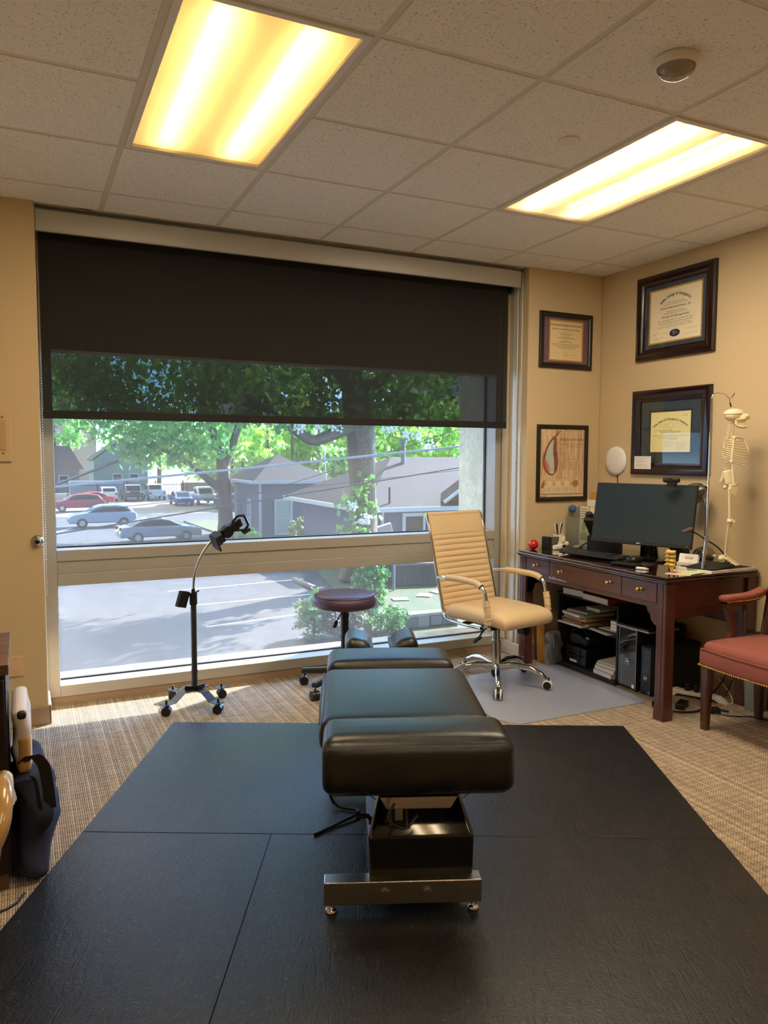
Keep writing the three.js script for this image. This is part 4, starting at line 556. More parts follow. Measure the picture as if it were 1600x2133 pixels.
{ // hanging skeleton model
  const st = thing('skeleton_stand', 'chrome hanging stand with a black foot on the right end of the desk', 'stand', [0, 0, 0]);
  mesh('foot', [turn(loft([ring(rrect(0, 0, 0.26, 0.17, 0.03), 0), ring(rrect(0, 0, 0.26, 0.17, 0.03), 0.008), ring(rrect(0, 0, 0.2, 0.1, 0.03), 0.022)]), 0, 0.25, 0).translate(3.49, T + 0.0135, -3.05)], M.blackMat, st);
  mesh('pole', [rod([3.372, T + 0.02, -3.0], [3.393, 0.97, -3.0], 0.0085), rod([3.393, 0.965, -3.0], [3.397, 1.735, -3.0], 0.0055), cy(0.011, 0.011, 0.03, 3.393, 0.965, -3.0)], M.chrome, st);
  mesh('hook', tb([[3.397, 1.732, -3.0], [3.41, 1.756, -3.0], [3.50, 1.757, -3.0], [3.53, 1.739, -3.0], [3.55, 1.742, -3.0], [3.572, 1.765, -3.0]], 0.0045, 40, 8), M.chrome, st); mesh('chain', [rod([3.53, 1.737, -2.998], [3.53, 1.70, -2.99], 0.0015), rod([3.53, 1.712, -2.993], [3.53, 1.69, -2.985], 0.004)], M.blackMat, st);
  const t = thing('skeleton_model', 'small plastic human skeleton hanging in profile beside the license frame', 'skeleton', [3.535, 0, -2.968], -50 * D2R);   // local +x is the way it faces
  const sk = group('skull', t);
  mesh('skull_cap', at(new THREE.SphereGeometry(0.042, 28, 12, 0, 2 * PI, 0, PI / 2).scale(1.28, 0.76, 1), -0.002, 1.648, 0), M.bone, sk);
  mesh('cranium', at(new THREE.SphereGeometry(0.04, 28, 12, 0, 2 * PI, PI / 2, PI / 2).scale(1.25, 0.95, 0.98), -0.002, 1.646, 0), M.bone, sk);
  mesh('face', [at(soft(0.05, 0.05, 0.058, 0.02, (o, s) => { o.x -= s[1] < 0 ? 0.006 * -s[1] : 0; }, 8, 8, 8), 0.045, 1.628, 0), sp(0.012, 0.068, 1.638, 0.017, 0.6, 1, 1), sp(0.012, 0.068, 1.638, -0.017, 0.6, 1, 1), rod([0.055, 1.622, 0.034], [0.01, 1.618, 0.04], 0.004), rod([0.055, 1.622, -0.034], [0.01, 1.618, -0.04], 0.004), rod([0.068, 1.632, 0], [0.078, 1.62, 0], 0.006, 0.003)], M.bone, sk);
  mesh('jaw', [tb([[0.012, 1.615, 0.033], [0.016, 1.588, 0.031], [0.045, 1.578, 0.022], [0.062, 1.58, 0], [0.045, 1.578, -0.022], [0.016, 1.588, -0.031], [0.012, 1.615, -0.033]], 0.0075, 40, 8), rb(0.02, 0.016, 0.035, 0.004, 0.05, 1.593, 0)], M.bone, sk);
  const sx = (y) => y > 1.5 ? -0.008 - (1.6 - y) * 0.12 : y > 1.39 ? -0.02 - 0.014 * Math.sin((1.5 - y) / 0.11 * PI) : -0.02 + 0.006 * Math.sin((1.39 - y) / 0.08 * PI) - (1.39 - y) * 0.25;
  for (let k = 0; k < 22; k++) { const y = 1.602 - k * 0.0128 - (k > 16 ? (k - 16) * 0.0016 : 0), r = 0.008 + k * 0.0003; mesh('vertebra', [cy(r, r, 0.009, sx(y) + 0.006, y, 0, 'y', 12), rod([sx(y), y, 0], [sx(y) - 0.02, y - 0.005, 0], 0.0038, 0.0025, 6), rod([sx(y), y, 0.008], [sx(y) - 0.006, y, 0.018], 0.003, 0.002, 6), rod([sx(y), y, -0.008], [sx(y) - 0.006, y, -0.018], 0.003, 0.002, 6)], M.bone, t); }
  for (let k = 0; k < 10; k++) for (const s of [-1, 1]) { const y = 1.512 - k * 0.0105, w = 0.036 + 0.022 * Math.sin(Math.min(1, (k + 1) / 7) * PI / 2), f = 0.05 + 0.03 * Math.sin(Math.min(1, k / 6) * PI / 2), drop = 0.012 + k * 0.004; mesh('rib', tb([[sx(y) - 0.006, y, s * 0.008], [sx(y) - 0.018, y - 0.004, s * w * 0.7], [0.005, y - drop * 0.6, s * w], [f * 0.7, y - drop, s * w * 0.72], [f, y - drop * 0.8, s * 0.012]], 0.0028, 16, 5), M.bone, t); }
  mesh('sternum', tb([[0.05, 1.508, 0], [0.068, 1.475, 0], [0.078, 1.44, 0], [0.078, 1.425, 0]], 0.006, 12, 8), M.bone, t);
  for (const s of [-1, 1]) {
    mesh('collar_bone', tb([[0.048, 1.512, s * 0.01], [0.03, 1.52, s * 0.045], [0.0, 1.525, s * 0.078]], 0.0042, 12, 6), M.bone, t);
    mesh('shoulder_blade', at(turn(ex([[0, 0], [0.045, 0.012], [0.012, -0.062], [-0.004, -0.05]], 0.006, 0.002), 0, s * 0.9, 0), -0.045, 1.515, s * 0.04), M.bone, t);
    const arm = group('arm', t); mesh('upper_arm', [rod([0.004, 1.515, s * 0.085], [-0.004, 1.392, s * 0.092], 0.0065, 0.005), sp(0.0105, 0.004, 1.517, s * 0.083), sp(0.009, -0.003, 1.388, s * 0.092, 1, 1, 1.3)], M.bone, arm); mesh('forearm', [rod([-0.002, 1.384, s * 0.096], [0.012, 1.278, s * 0.1], 0.0042, 0.0036), rod([-0.002, 1.384, s * 0.088], [0.008, 1.278, s * 0.09], 0.0042, 0.0036)], M.bone, arm);
    mesh('hand', [rb(0.02, 0.018, 0.012, 0.004, 0.012, 1.268, s * 0.095), ...[0, 1, 2, 3].map((q) => rod([0.004 + q * 0.006, 1.262, s * 0.095], [0.004 + q * 0.008, 1.205 + Math.abs(q - 1.5) * 0.006, s * 0.092], 0.0028, 0.002, 6)), rod([0.02, 1.268, s * 0.093], [0.034, 1.236, s * 0.085], 0.003, 0.002, 6)], M.bone, arm);
    const leg = group('leg', t);
    mesh('hip_bone', [at(turn(soft(0.06, 0.075, 0.012, 0.006, (o, q) => { o.z += 0.012 * (1 - q[0] ** 2); }, 10, 10, 4), 0, s * 0.5, 0.25), -0.012, 1.305, s * 0.04), sp(0.018, -0.012, 1.262, s * 0.038, 1, 1.2, 0.7), tb([[-0.012, 1.262, s * 0.036], [0.022, 1.262, s * 0.02], [0.03, 1.262, 0]], 0.006, 10, 6), sp(0.011, -0.032, 1.248, s * 0.032)], M.bone, leg);
    mesh('thigh_bone', [rod([-0.008, 1.242, s * 0.058], [-0.002, 1.07, s * 0.042], 0.0088, 0.0082), sp(0.012, -0.004, 1.258, s * 0.05), rod([-0.004, 1.258, s * 0.05], [-0.008, 1.236, s * 0.06], 0.008), sp(0.0155, -0.001, 1.062, s * 0.042, 1.05, 0.85, 1.2), sp(0.006, 0.02, 1.058, s * 0.042)], M.bone, leg);
    mesh('shin_bone', [rod([-0.002, 1.038, s * 0.041], [-0.016, 0.878, s * 0.04], 0.0078, 0.0065), cy(0.015, 0.009, 0.016, -0.002, 1.038, s * 0.041), rod([-0.01, 1.034, s * 0.054], [-0.02, 0.876, s * 0.05], 0.0034), sp(0.009, -0.016, 0.874, s * 0.043)], M.bone, leg);
    mesh('foot', [sp(0.011, -0.04, 0.852, s * 0.042, 1.3, 1, 1), rod([-0.036, 0.858, s * 0.042], [-0.006, 0.852, s * 0.042], 0.009, 0.008), ...[0, 1, 2, 3, 4].map((q) => rod([-0.006, 0.853, s * (0.034 + q * 0.004)], [0.05 - q * 0.004, 0.822 - (q === 0 ? 0.004 : 0), s * (0.03 + q * 0.0065)], 0.0038, 0.0025, 6))], M.bone, leg);
  }
  mesh('sacrum', [at(turn(soft(0.022, 0.055, 0.04, 0.01, (o, q) => { o.z *= 0.65 + 0.35 * (q[1] * 0.5 + 0.5); }, 6, 8, 8), 0, 0, -0.35), -0.045, 1.295, 0)], M.bone, t);
}

// ================= UNDER THE DESK =================
{
  const s = thing('low_bookcase', 'low black open bookcase under the desk', 'bookcase', [0, 0, 0]);
  const x0 = 3.285, x1 = 3.62, z0 = -4.135, z1 = -3.548;
  mesh('side_board', r2(x0, x1, 0, 0.48, z0, z0 + 0.016, 0.002), M.blackMat, s); mesh('side_board', r2(x0, x1, 0, 0.48, z1 - 0.016, z1, 0.002), M.blackMat, s);
  mesh('top_board', r2(x0 - 0.008, x1, 0.48, 0.496, z0 - 0.006, z1 + 0.006, 0.002), M.blackMat, s); mesh('shelf', r2(x0, x1, 0.29, 0.304, z0 + 0.016, z1 - 0.016, 0.002), M.blackMat, s); mesh('bottom_board', r2(x0 - 0.02, x1, 0, 0.03, z0 - 0.0, z1, 0.002), M.blackMat, s); mesh('back_board', b2(x1, x1 + 0.006, 0, 0.49, z0, z1), M.blackMat, s);
}
function book(x0, x1, y0, h, z0, z1, cover, label, ry = 0) {   // lies flat, pages to the front
  const w = x1 - x0, d = z1 - z0, t = thing('book', label, 'book', [(x0 + x1) / 2, y0, (z0 + z1) / 2], ry); mesh('cover', [bx(w, 0.003, d, 0, 0.0015, 0), bx(w, 0.003, d, 0, h - 0.0015, 0), bx(w, h, 0.004, 0, h / 2, d / 2 - 0.002)], cover, t); mesh('pages', bx(w - 0.006, h - 0.006, d - 0.01, -0.002, h / 2, -0.004), M.paper, t); return t;
}
book(3.265, 3.52, 0.496, 0.044, -4.06, -3.87, mat('#5a2a20', 0.5), 'thick hardback with pale page edges, left one on top of the black bookcase', 0.08);
book(3.24, 3.52, 0.496, 0.040, -3.83, -3.575, mat('#7a2a24', 0.5), 'thick dark red hardback on the right of the bookcase top', -0.06);
{ const cols = ['#e8e2d6', '#b08a5c', '#7d4a3c', '#c8a860', '#8c8474', '#d8d0c0', '#6c645a', '#a89c88'], kinds = ['white paper sheaf', 'tan paper folder', 'maroon folder', 'golden paper folder', 'grey magazine', 'cream paper folder', 'dark grey folder', 'pale grey booklet'];
  let y = 0.304; cols.forEach((c, k) => { const h = 0.008 + 0.004 * ((k * 7) % 3); one('paper_folder', rb(0.24 + 0.02 * (k % 3), h, 0.24 - 0.008 * k, 0.002, 0, h / 2, 0, 1), mat(c, 0.75), kinds[k] + ' in the paper stack on the middle bookcase shelf', 'folder', [3.385 + 0.01 * ((k * 5) % 3) - 0.03 * (k < 1), y, -3.955 + 0.006 * (k % 4)], [0, 0.12 * Math.sin(k * 2.1), 0], 'paper stack on the bookcase shelf'); y += h + 0.0004; });
  book(3.36, 3.5, y, 0.022, -3.93, -3.8, M.paperDull, 'small pale paperback on top of the paper stack');
  for (let k = 0; k < 3; k++) one('booklet', rb(0.25 - k * 0.01, 0.006, 0.2 - k * 0.02, 0.0015, 0, 0.003, 0, 1), mat(['#d8c8b4', '#4a4038', '#b8ac9c'][k], 0.6), ['cream magazine sticking out of the bookcase shelf above the case', 'dark brown magazine lying second from the bottom on the right of the shelf', 'grey pamphlet topmost of the right shelf pile'][k], 'magazine', [3.385 + k * 0.02, 0.304 + k * 0.0064, -3.685 + k * 0.008], [0, -0.15 + 0.08 * k, 0]);
  for (let k = 0; k < 3; k++) book(3.32, 3.46, 0.3234 + k * 0.0204, 0.02, -3.655, -3.575, M.paperDull, ['lowest', 'middle', 'top'][k] + ' of three small white books at the right of the middle shelf'); }
{ const t = thing('tool_case', 'black hard case with a folding handle on the bottom shelf', 'case', [3.30, 0.03, -3.98]);
  mesh('body', [r2(0, 0.24, 0, 0.062, -0.125, 0.125, 0.005), r2(0, 0.24, 0.064, 0.118, -0.125, 0.125, 0.005)], mat('#101112', 0.35), t); mesh('latch', [r2(-0.006, 0.002, 0.03, 0.11, -0.07, -0.05), r2(-0.006, 0.002, 0.03, 0.11, 0.05, 0.07)], M.black, t); mesh('handle', tb([[0, 0.085, -0.045], [-0.012, 0.065, -0.042], [-0.014, 0.055, 0], [-0.012, 0.065, 0.042], [0, 0.085, 0.045]], 0.005, 24, 8), M.black, t); mesh('label', b2(-0.001, 0.001, 0.012, 0.028, -0.035, 0.035), M.paper, t); }
{ const t = thing('cable_pouch', 'crumpled black cloth bag with straps lying on the hard case', 'bag', [3.40, 0.1495, -3.97]); mesh('cloth', at(soft(0.17, 0.07, 0.2, 0.03, (o, s) => { o.y += 0.012 * Math.sin(s[0] * 4 + s[2] * 3) * (s[1] > 0 ? 1 : 0); o.x += 0.01 * Math.sin(s[2] * 5); }, 14, 6, 14), 0, 0.042, 0), M.blackMat, t); mesh('strap', [tb([[-0.07, 0.06, -0.08], [-0.09, 0.1, -0.03], [-0.05, 0.12, 0.02], [-0.06, 0.07, 0.09]], 0.005, 24, 6)], M.black, t); mesh('buckle', rb(0.02, 0.012, 0.03, 0.003, -0.07, 0.07, 0.1), M.steel, t); }
for (let k = 0; k < 4; k++) { const t = thing('ring_binder', ['white ring binder lowest in the pile on the bottom shelf', 'white binder second from the bottom of the bottom-shelf pile', 'thin white binder third in the bottom-shelf pile', 'tan paper folder on top of the binders on the bottom shelf'][k], 'binder', [3.38 + 0.01 * k, 0.03 + [0, 0.029, 0.053, 0.072][k], -3.66], -0.05 + 0.06 * k); const h = [0.0285, 0.0235, 0.0185, 0.012][k]; mesh('cover', [bx(0.22, 0.003, 0.17, 0, 0.0015, 0), bx(0.22, 0.003, 0.17, 0, h - 0.0015, 0), bx(0.004, h, 0.17, -0.108, h / 2, 0)], k < 3 ? mat('#d8d4cc', 0.4) : M.paperDull, t); mesh('sheets', bx(0.2, h - 0.008, 0.16, 0.005, h / 2, 0), M.paper, t); }
M.pcFront = mat('#07090c', 0.06, { clearcoat: 1, clearcoatRoughness: 0.03 });
function tower(z0, z1, h, x0, label, gloss) {
  const t = thing('computer_tower', label, 'computer', [x0, 0, (z0 + z1) / 2]), w = z1 - z0;
  mesh('case', r2(0.012, 0.40, 0.006, h, -w / 2, w / 2, 0.003), M.blackMat, t); mesh('front_panel', r2(0, 0.014, 0.006, h - 0.003, -w / 2 + 0.003, w / 2 - 0.003, 0.003), gloss ? M.pcFront : mat('#141517', 0.35), t);
  if (gloss) mesh('silver_edge', [b2(-0.002, 0.012, 0.004, h, -w / 2, -w / 2 + 0.003), b2(-0.002, 0.012, 0.004, h, w / 2 - 0.003, w / 2), b2(-0.002, 0.012, h - 0.003, h, -w / 2, w / 2), b2(-0.002, 0.012, 0.004, 0.008, -w / 2, w / 2)], M.steel, t);
  else { mesh('drive_panel', b2(-0.001, 0.002, h * 0.45, h - 0.02, -w / 2 + 0.022, w / 2 - 0.008), mat('#34373c', 0.2), t); mesh('port', [b2(-0.002, 0.001, h * 0.58, h * 0.6, -0.01, 0.02), b2(-0.002, 0.001, h * 0.66, h * 0.68, -0.01, 0.02)], M.black, t); mesh('sticker', b2(-0.0015, 0.001, 0.012, 0.03, w / 2 - 0.022, w / 2 - 0.008), mat('#3c88b8', 0.4), t); }
  const r = gloss ? 0.0165 : 0.012, y = gloss ? h * 0.46 : h * 0.36; mesh('logo', [turn(new THREE.TorusGeometry(r, r * 0.13, 8, 32), 0, PI / 2, 0).translate(-0.002, y, 0), turn(b2(-r * 0.8, r * 0.8, -r * 0.2, r * 0.2, 0, 0.001), 0, PI / 2, 0).translate(-0.002, y, 0)], M.chrome, t, false, 'round silver maker mark'); if (gloss) mesh('sticker', b2(-0.001, 0.001, 0.02, 0.042, w / 2 - 0.034, w / 2 - 0.014), M.paper, t);
  return t;
}
tower(-3.535, -3.388, 0.378, 3.285, 'tall glossy black computer tower with a silver rim beside the bookcase', true);
tower(-3.368, -3.282, 0.292, 3.30, 'shorter matte black computer tower with a blue sticker behind the desk leg', false);
{ const t = thing('laptop', 'closed laptop with silver edges lying on the computer tower', 'laptop', [3.40, 0.378, -3.42], 0.02); mesh('base', rb(0.25, 0.012, 0.26, 0.004, 0, 0.007, 0), M.steel, t); mesh('lid', rb(0.25, 0.008, 0.26, 0.003, 0, 0.019, 0), mat('#1b1b1d', 0.3), t); }
one('curved_board', turn(ex([[-0.035, 0], [0.02, 0], [0.035, 0.02], [0.028, 0.1], [0.01, 0.2], [0.01, 0.36], [-0.045, 0.36], [-0.04, 0.1]], 0.02, 0.004, 2), 0, -0.5, 0), mat('#b8812c', 0.45), 'tan curved wooden board standing beside the black bookcase', 'board', [3.205, 0, -4.19]);
{ const t = thing('plastic_bag', 'black pouch in a clear plastic bag left of the bookcase', 'bag', [3.215, 0, -4.10]); mesh('pouch', at(soft(0.09, 0.2, 0.05, 0.02, (o, s) => { o.x *= 1 - 0.2 * s[1]; }, 10, 12, 6), 0.03, 0.115, 0), M.blackMat, t); mesh('wrap', at(soft(0.13, 0.23, 0.068, 0.03, (o, s) => { o.z += 0.006 * Math.sin(s[0] * 6 + s[1] * 4); o.x += 0.008 * Math.sin(s[1] * 7); o.x *= 1 - 0.3 * Math.max(0, s[1]); }, 16, 16, 8), 0.01, 0.118, 0), mat('#eef0f2', 0.08, { transmission: 0.88, thickness: 0 }), t); mesh('zip', rod([-0.01, 0.12, 0.03], [-0.008, 0.19, 0.028], 0.003), M.steel, t); }
{ const t = thing('power_strip', 'cream power strip with black plugs on the carpet under the desk', 'power strip', [3.53, 0, -3.155], -1.07); mesh('body', at(ex([[-0.17, 0], [-0.16, 0.03], [-0.12, 0.045], [-0.07, 0.04], [0.08, 0.04], [0.13, 0.036], [0.16, 0.016], [0.172, 0], [0.13, 0], [0.1, 0.018], [-0.1, 0.018], [-0.12, 0]], 0.055, 0.005, 2), 0, 0, 0), M.paper, t); for (const x of [-0.05, 0.0, 0.045]) mesh('plug', [rb(0.028, 0.045, 0.03, 0.006, x, 0.062, 0)], M.black, t); }
const cord = (l, pts, r = 0.004, m = M.black) => one('extension_cord', tb(pts, r, 60, 6), m, l, 'cord');
cord('black cord looping on the carpet right behind the desk leg', [[3.42, 0.005, -3.25], [3.24, 0.006, -3.2], [3.17, 0.006, -3.1], [3.3, 0.007, -2.98], [3.45, 0.006, -2.99], [3.5, 0.006, -2.9]], 0.0055);
cord('thin black cord trailing across the carpet behind the red chair leg', [[3.4, 0.004, -2.93], [3.46, 0.004, -2.84], [3.55, 0.004, -2.79], [3.58, 0.004, -2.71], [3.62, 0.004, -2.62]], 0.003);
cord('pale grey cord curving by the power strip', [[3.66, 0.12, -3.12], [3.68, 0.03, -3.04], [3.62, 0.005, -2.985], [3.58, 0.005, -3.03]], 0.0045, M.paperDull);
cord('tangle of black cords hanging behind the desk down the wall', [[3.69, 0.6, -3.06], [3.68, 0.4, -3.08], [3.69, 0.25, -3.05], [3.66, 0.1, -3.09], [3.6, 0.04, -3.1]], 0.004);
cord('second hanging black cord nearer the wall corner of the desk', [[3.69, 0.62, -2.99], [3.67, 0.5, -3.0], [3.69, 0.38, -2.98], [3.68, 0.2, -3.0], [3.66, 0.05, -3.05]], 0.003);
one('power_brick', rb(0.11, 0.032, 0.05, 0.006, 0, 0.016, 0), M.black, 'black power adapter lying behind the front desk leg', 'adapter', [3.33, 0, -2.985 - 0.09], [0, 0.5, 0]);
one('power_brick', rb(0.06, 0.03, 0.045, 0.006, 0, 0.015, 0), M.black, 'small black plug adapter on the carpet in front of the power strip', 'adapter', [3.42, 0, -2.93], [0, -0.4, 0]);
{ const t = thing('storage_bin', 'grey plastic bin with a dark lid against the right wall behind the red chair', 'bin', [3.675, 0, -2.872]); mesh('body', loft([ring(rrect(0, 0, 0.10, 0.08, 0.02), 0), ring(rrect(0, 0, 0.13, 0.10, 0.02), 0.40)]), mat('#7d857e', 0.4), t); mesh('lid', rb(0.14, 0.03, 0.108, 0.01, 0, 0.415, 0), M.blackMat, t); }
{ // red armchair at the right edge
  const t = thing('red_armchair', 'red fabric armchair with brass nail trim at the right edge', 'chair', [0, 0, 0]);
  const zA = -2.79, zB = -2.2, zm = (zA + zB) / 2;
  const leg = (x, z, k) => mesh('leg', loft([ring(rrect(x - k * 0.006, z, 0.034, 0.034, 0.004), 0), ring(rrect(x, z, 0.05, 0.05, 0.005), 0.345)]), M.woodV, t);
  leg(3.175, zA + 0.02, 1); leg(3.175, zB - 0.02, 1); leg(3.555, zA + 0.03, -1); leg(3.555, zB - 0.03, -1);
  const seat = mesh('seat', [at(soft(0.46, 0.09, zB - zA + 0.02, 0.02, (o, s) => { if (s[0] < 0) o.x -= 0.02 * (1 - s[2] ** 2); }, 16, 6, 20), 3.365, 0.385, zm), at(soft(0.45, 0.08, zB - zA, 0.035, (o, s) => { if (s[1] > 0) o.y += 0.022 * (1 - s[0] ** 2) * (1 - s[2] ** 2); if (s[0] < 0) o.x -= 0.02 * (1 - s[2] ** 2); }, 20, 8, 22), 3.367, 0.427, zm)], M.fabricRed, t);
  mesh('piping', tb(Array.from({ length: 13 }, (_, i) => { const s = -1 + i / 6; return [3.136 - 0.02 * (1 - s * s), 0.428, zm + s * 0.29]; }), 0.0035, 40, 6), M.fabricRed, seat);
  const nails = []; for (let i = 0; i <= 46; i++) { const s = -1 + i / 23; nails.push(sp(0.0055, 3.134 - 0.02 * (1 - s * s), 0.343, zm + s * 0.298, 1, 1, 1, 8)); } for (let i = 0; i < 30; i++) nails.push(sp(0.0055, 3.15 + i * 0.013, 0.343, zA - 0.01, 1, 1, 1, 8)); mesh('nail_trim', nails, M.brass, t);
  for (const [z, s] of [[zA + 0.02, -1], [zB - 0.02, 1]]) {
    const post = ex([[3.30, 0.42], [3.355, 0.42], [3.365, 0.50], [3.352, 0.57], [3.322, 0.63], [3.37, 0.648], [3.275, 0.652], [3.285, 0.62], [3.315, 0.56], [3.322, 0.50]], 0.036, 0.004); mesh('arm_post', at(post, 0, 0, z), M.woodV, t);
    mesh('arm_rail', [tb([[3.275, 0.652, z], [3.36, 0.650, z], [3.48, 0.662, z], [3.6, 0.69, z + s * 0.01]], 0.02, 24, 8)], M.woodV, t);
    const a = mesh('arm_pad', at(soft(0.32, 0.036, 0.062, 0.018, (o, q) => { o.y += q[0] > 0 ? 0.025 * q[0] * q[0] : 0; o.z += q[0] > 0 ? s * 0.01 * q[0] : 0; }, 18, 6, 8), 3.42, 0.678, z), M.fabricRed, t);
    const n2 = []; for (let i = 0; i < 26; i++) n2.push(sp(0.0038, 3.27 + i * 0.011, 0.664 + (i > 14 ? 0.00014 * (i - 14) ** 2 : 0), z + 0.031, 1, 1, 1, 6)); mesh('nail_trim', n2, M.brass, a);
  }
  mesh('backrest', at(turn(soft(0.06, 0.5, zB - zA - 0.04, 0.03, null, 8, 14, 14), 0, 0, -0.12), 3.64, 0.72, zm), M.fabricRed, t); mesh('back_post', [rod([3.56, 0.34, zA + 0.03], [3.66, 0.98, zA + 0.04], 0.022), rod([3.56, 0.34, zB - 0.03], [3.66, 0.98, zB - 0.04], 0.022)], M.woodV, t);
}
// ================= LEFT FOREGROUND =================
{ const t = thing('low_cabinet', 'dark wood side cabinet with a grey oak top at the left edge', 'cabinet', [-0.365, 0, -2.9]);
  mesh('body', [r2(-0.3, 0.295, 0.055, 0.715, -0.235, 0.235, 0.004)], mat('#4a2e1e', 0.5, { map: woodTexV }), t); mesh('top', r2(-0.31, 0.305, 0.715, 0.75, -0.245, 0.25, 0.003), mat('#a08c7c', 0.55, { map: oakTex }), t); mesh('door', r2(-0.295, -0.005, 0.07, 0.7, 0.235, 0.247, 0.003), mat('#6a452c', 0.5, { map: woodTexV }), t); mesh('door', r2(0.0, 0.29, 0.07, 0.7, 0.235, 0.247, 0.003), mat('#6a452c', 0.5, { map: woodTexV }), t); mesh('plinth', b2(-0.29, 0.285, 0, 0.055, -0.22, 0.225), mat('#6a4a30', 0.6), t); }
{ const t = thing('tote_bag', 'navy cloth bag with black webbing straps beside the cabinet', 'bag', [0.0, 0, -2.85]);
  M.navy = mat('#262c44', 0.9);
  mesh('body', at(soft(0.095, 0.36, 0.34, 0.04, (o, s) => { o.x += 0.018 * Math.sin(s[1] * 4 + 1) + 0.012 * Math.sin(s[2] * 6 + s[1] * 5); o.z += 0.015 * Math.sin(s[1] * 6); o.x *= 1 + 0.25 * Math.sin(s[2] * 4) * (s[1] < 0 ? 1 : 0.3); o.y += 0.012 * Math.sin(s[2] * 5); }, 12, 20, 20), 0.002, 0.19, 0), M.navy, t);
  const strap = (pts, w, dir) => grid(1, 24, (u, v) => { const c = new THREE.CatmullRomCurve3(pts.map(V3)); const p = c.getPoint(v); return [p.x + dir[0] * (u - 0.5) * w, p.y + dir[1] * (u - 0.5) * w, p.z + dir[2] * (u - 0.5) * w]; });
  mesh('strap', [strap([[-0.03, 0.40, 0.14], [0.0, 0.425, 0.15], [0.028, 0.40, 0.16], [0.042, 0.34, 0.165], [0.05, 0.245, 0.17]], 0.036, [1, 0.15, 0.2]), strap([[-0.03, 0.402, 0.143], [0.0, 0.427, 0.153], [0.028, 0.402, 0.163], [0.042, 0.342, 0.168], [0.05, 0.245, 0.173]], 0.036, [1, 0.15, 0.2]), strap([[-0.03, 0.37, 0.16], [0.0, 0.36, 0.178], [0.016, 0.28, 0.18], [0.026, 0.18, 0.18]], 0.012, [1, 0.1, 0.2])], M.black, t); }
{ const t = thing('seat_cushion', 'cream and tan cushion standing on the navy bag beside the cabinet', 'cushion', [-0.028, 0.37, -2.86]); mesh('cushion', at(soft(0.05, 0.21, 0.30, 0.022, (o, s) => { o.x += 0.005 * Math.sin(s[1] * 6); }, 10, 16, 16), -0.001, 0.105, 0), mat('#d8cfc4', 0.85), t); mesh('pocket', at(soft(0.044, 0.13, 0.26, 0.018, (o, s) => { o.y += 0.006 * Math.sin(s[2] * 5); }, 8, 10, 14), 0.004, 0.063, 0.024), mat('#b08a50', 0.8), t); mesh('tie', at(soft(0.03, 0.03, 0.05, 0.012, null, 6, 6, 6), 0.0, 0.19, 0.13), M.black, t); }
{ const t = thing('bentwood_chair', 'tan glossy curved chair arm poking in at the lower left edge', 'chair', [-0.30, 0.01, -1.93]); M.tan = mat('#b48c50', 0.25, { clearcoat: 0.6 });
  for (const x of [0.235, -0.3]) mesh('arm', tb([[x - 0.02, 0.47, -0.25], [x - 0.005, 0.57, -0.18], [x, 0.617, -0.07], [x, 0.615, 0.02], [x - 0.008, 0.57, 0.075], [x - 0.04, 0.515, 0.09], [x - 0.11, 0.46, 0.085], [x - 0.13, 0.30, 0.08], [x - 0.12, 0.01, 0.08]], 0.0235, 50, 12), M.tan, t);
  mesh('leg', rod([0.215, 0.47, -0.25], [0.15, 0.01, -0.28], 0.02), M.tan, t); mesh('leg', rod([-0.3, 0.47, -0.25], [-0.3, 0.01, -0.28], 0.02), M.tan, t); mesh('seat', at(soft(0.42, 0.07, 0.38, 0.03), -0.09, 0.40, -0.08), mat('#2a2420', 0.6), t); mesh('backrest', at(soft(0.42, 0.26, 0.05, 0.02), -0.09, 0.56, -0.27), mat('#2a2420', 0.6), t); }
cord('black cord lying on the carpet between the cabinet and the rubber mat', [[-0.15, 0.004, -2.56], [-0.1, 0.004, -2.545], [-0.06, 0.004, -2.57], [-0.035, 0.004, -2.62]], 0.004);

// ================= OUTSIDE =================
const G = -3.8, GL = G + 0.102;
one('concrete_fin', [r2(3.4, 3.85, G, 3.1, -5.66, -4.765, 0.01), b2(3.397, 3.403, 1.09, 1.096, -5.65, -4.78)], mat('#fbf8ee', 0.85, { map: concreteTex }), 'pale concrete fin of the facade just outside the right end of the window', 'pillar');
one('window_ledge', r2(-1.2, 3.4, -0.1, 0.085, -4.99, -4.755, 0.008), M.concrete, 'pale concrete ledge outside along the foot of the window', 'ledge');
one('added_sunshade', b2(-5, 10, 2.78, 3.05, -6.28, -4.765), M.concrete, 'unseen concrete slab added above the window to keep sun off the upper glass', 'overhang');  // added out of view, sized to shade the upper pane from the sun
const plate = (n, m, l, c, x0, x1, z0, z1, y0, y1, g) => one(n, b2(x0, x1, y0, y1, z0, z1), m, l, c, null, null, g);
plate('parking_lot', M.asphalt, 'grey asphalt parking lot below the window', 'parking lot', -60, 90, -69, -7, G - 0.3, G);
plate('street', mat('#9a9894', 0.9, { map: concreteTex }), 'pale strip of paving beyond the parked cars', 'pavement', -60, 120, -180, -69, G - 0.3, G);  // paler base colour than the parking lot
{ const g = ex([[12.3, 34.2], [9.0, 19.4], [9.6, 18.2], [60, 18.2], [60, 60], [11.2, 60], [12.0, 36]], 0.1); g.rotateX(-PI / 2); one('lawn', g, M.grass, 'green lawn with bare patches beside the houses', 'lawn', [0, G + 0.051, 0]); }
M.paint = mat('#dfe3e8', 0.8);
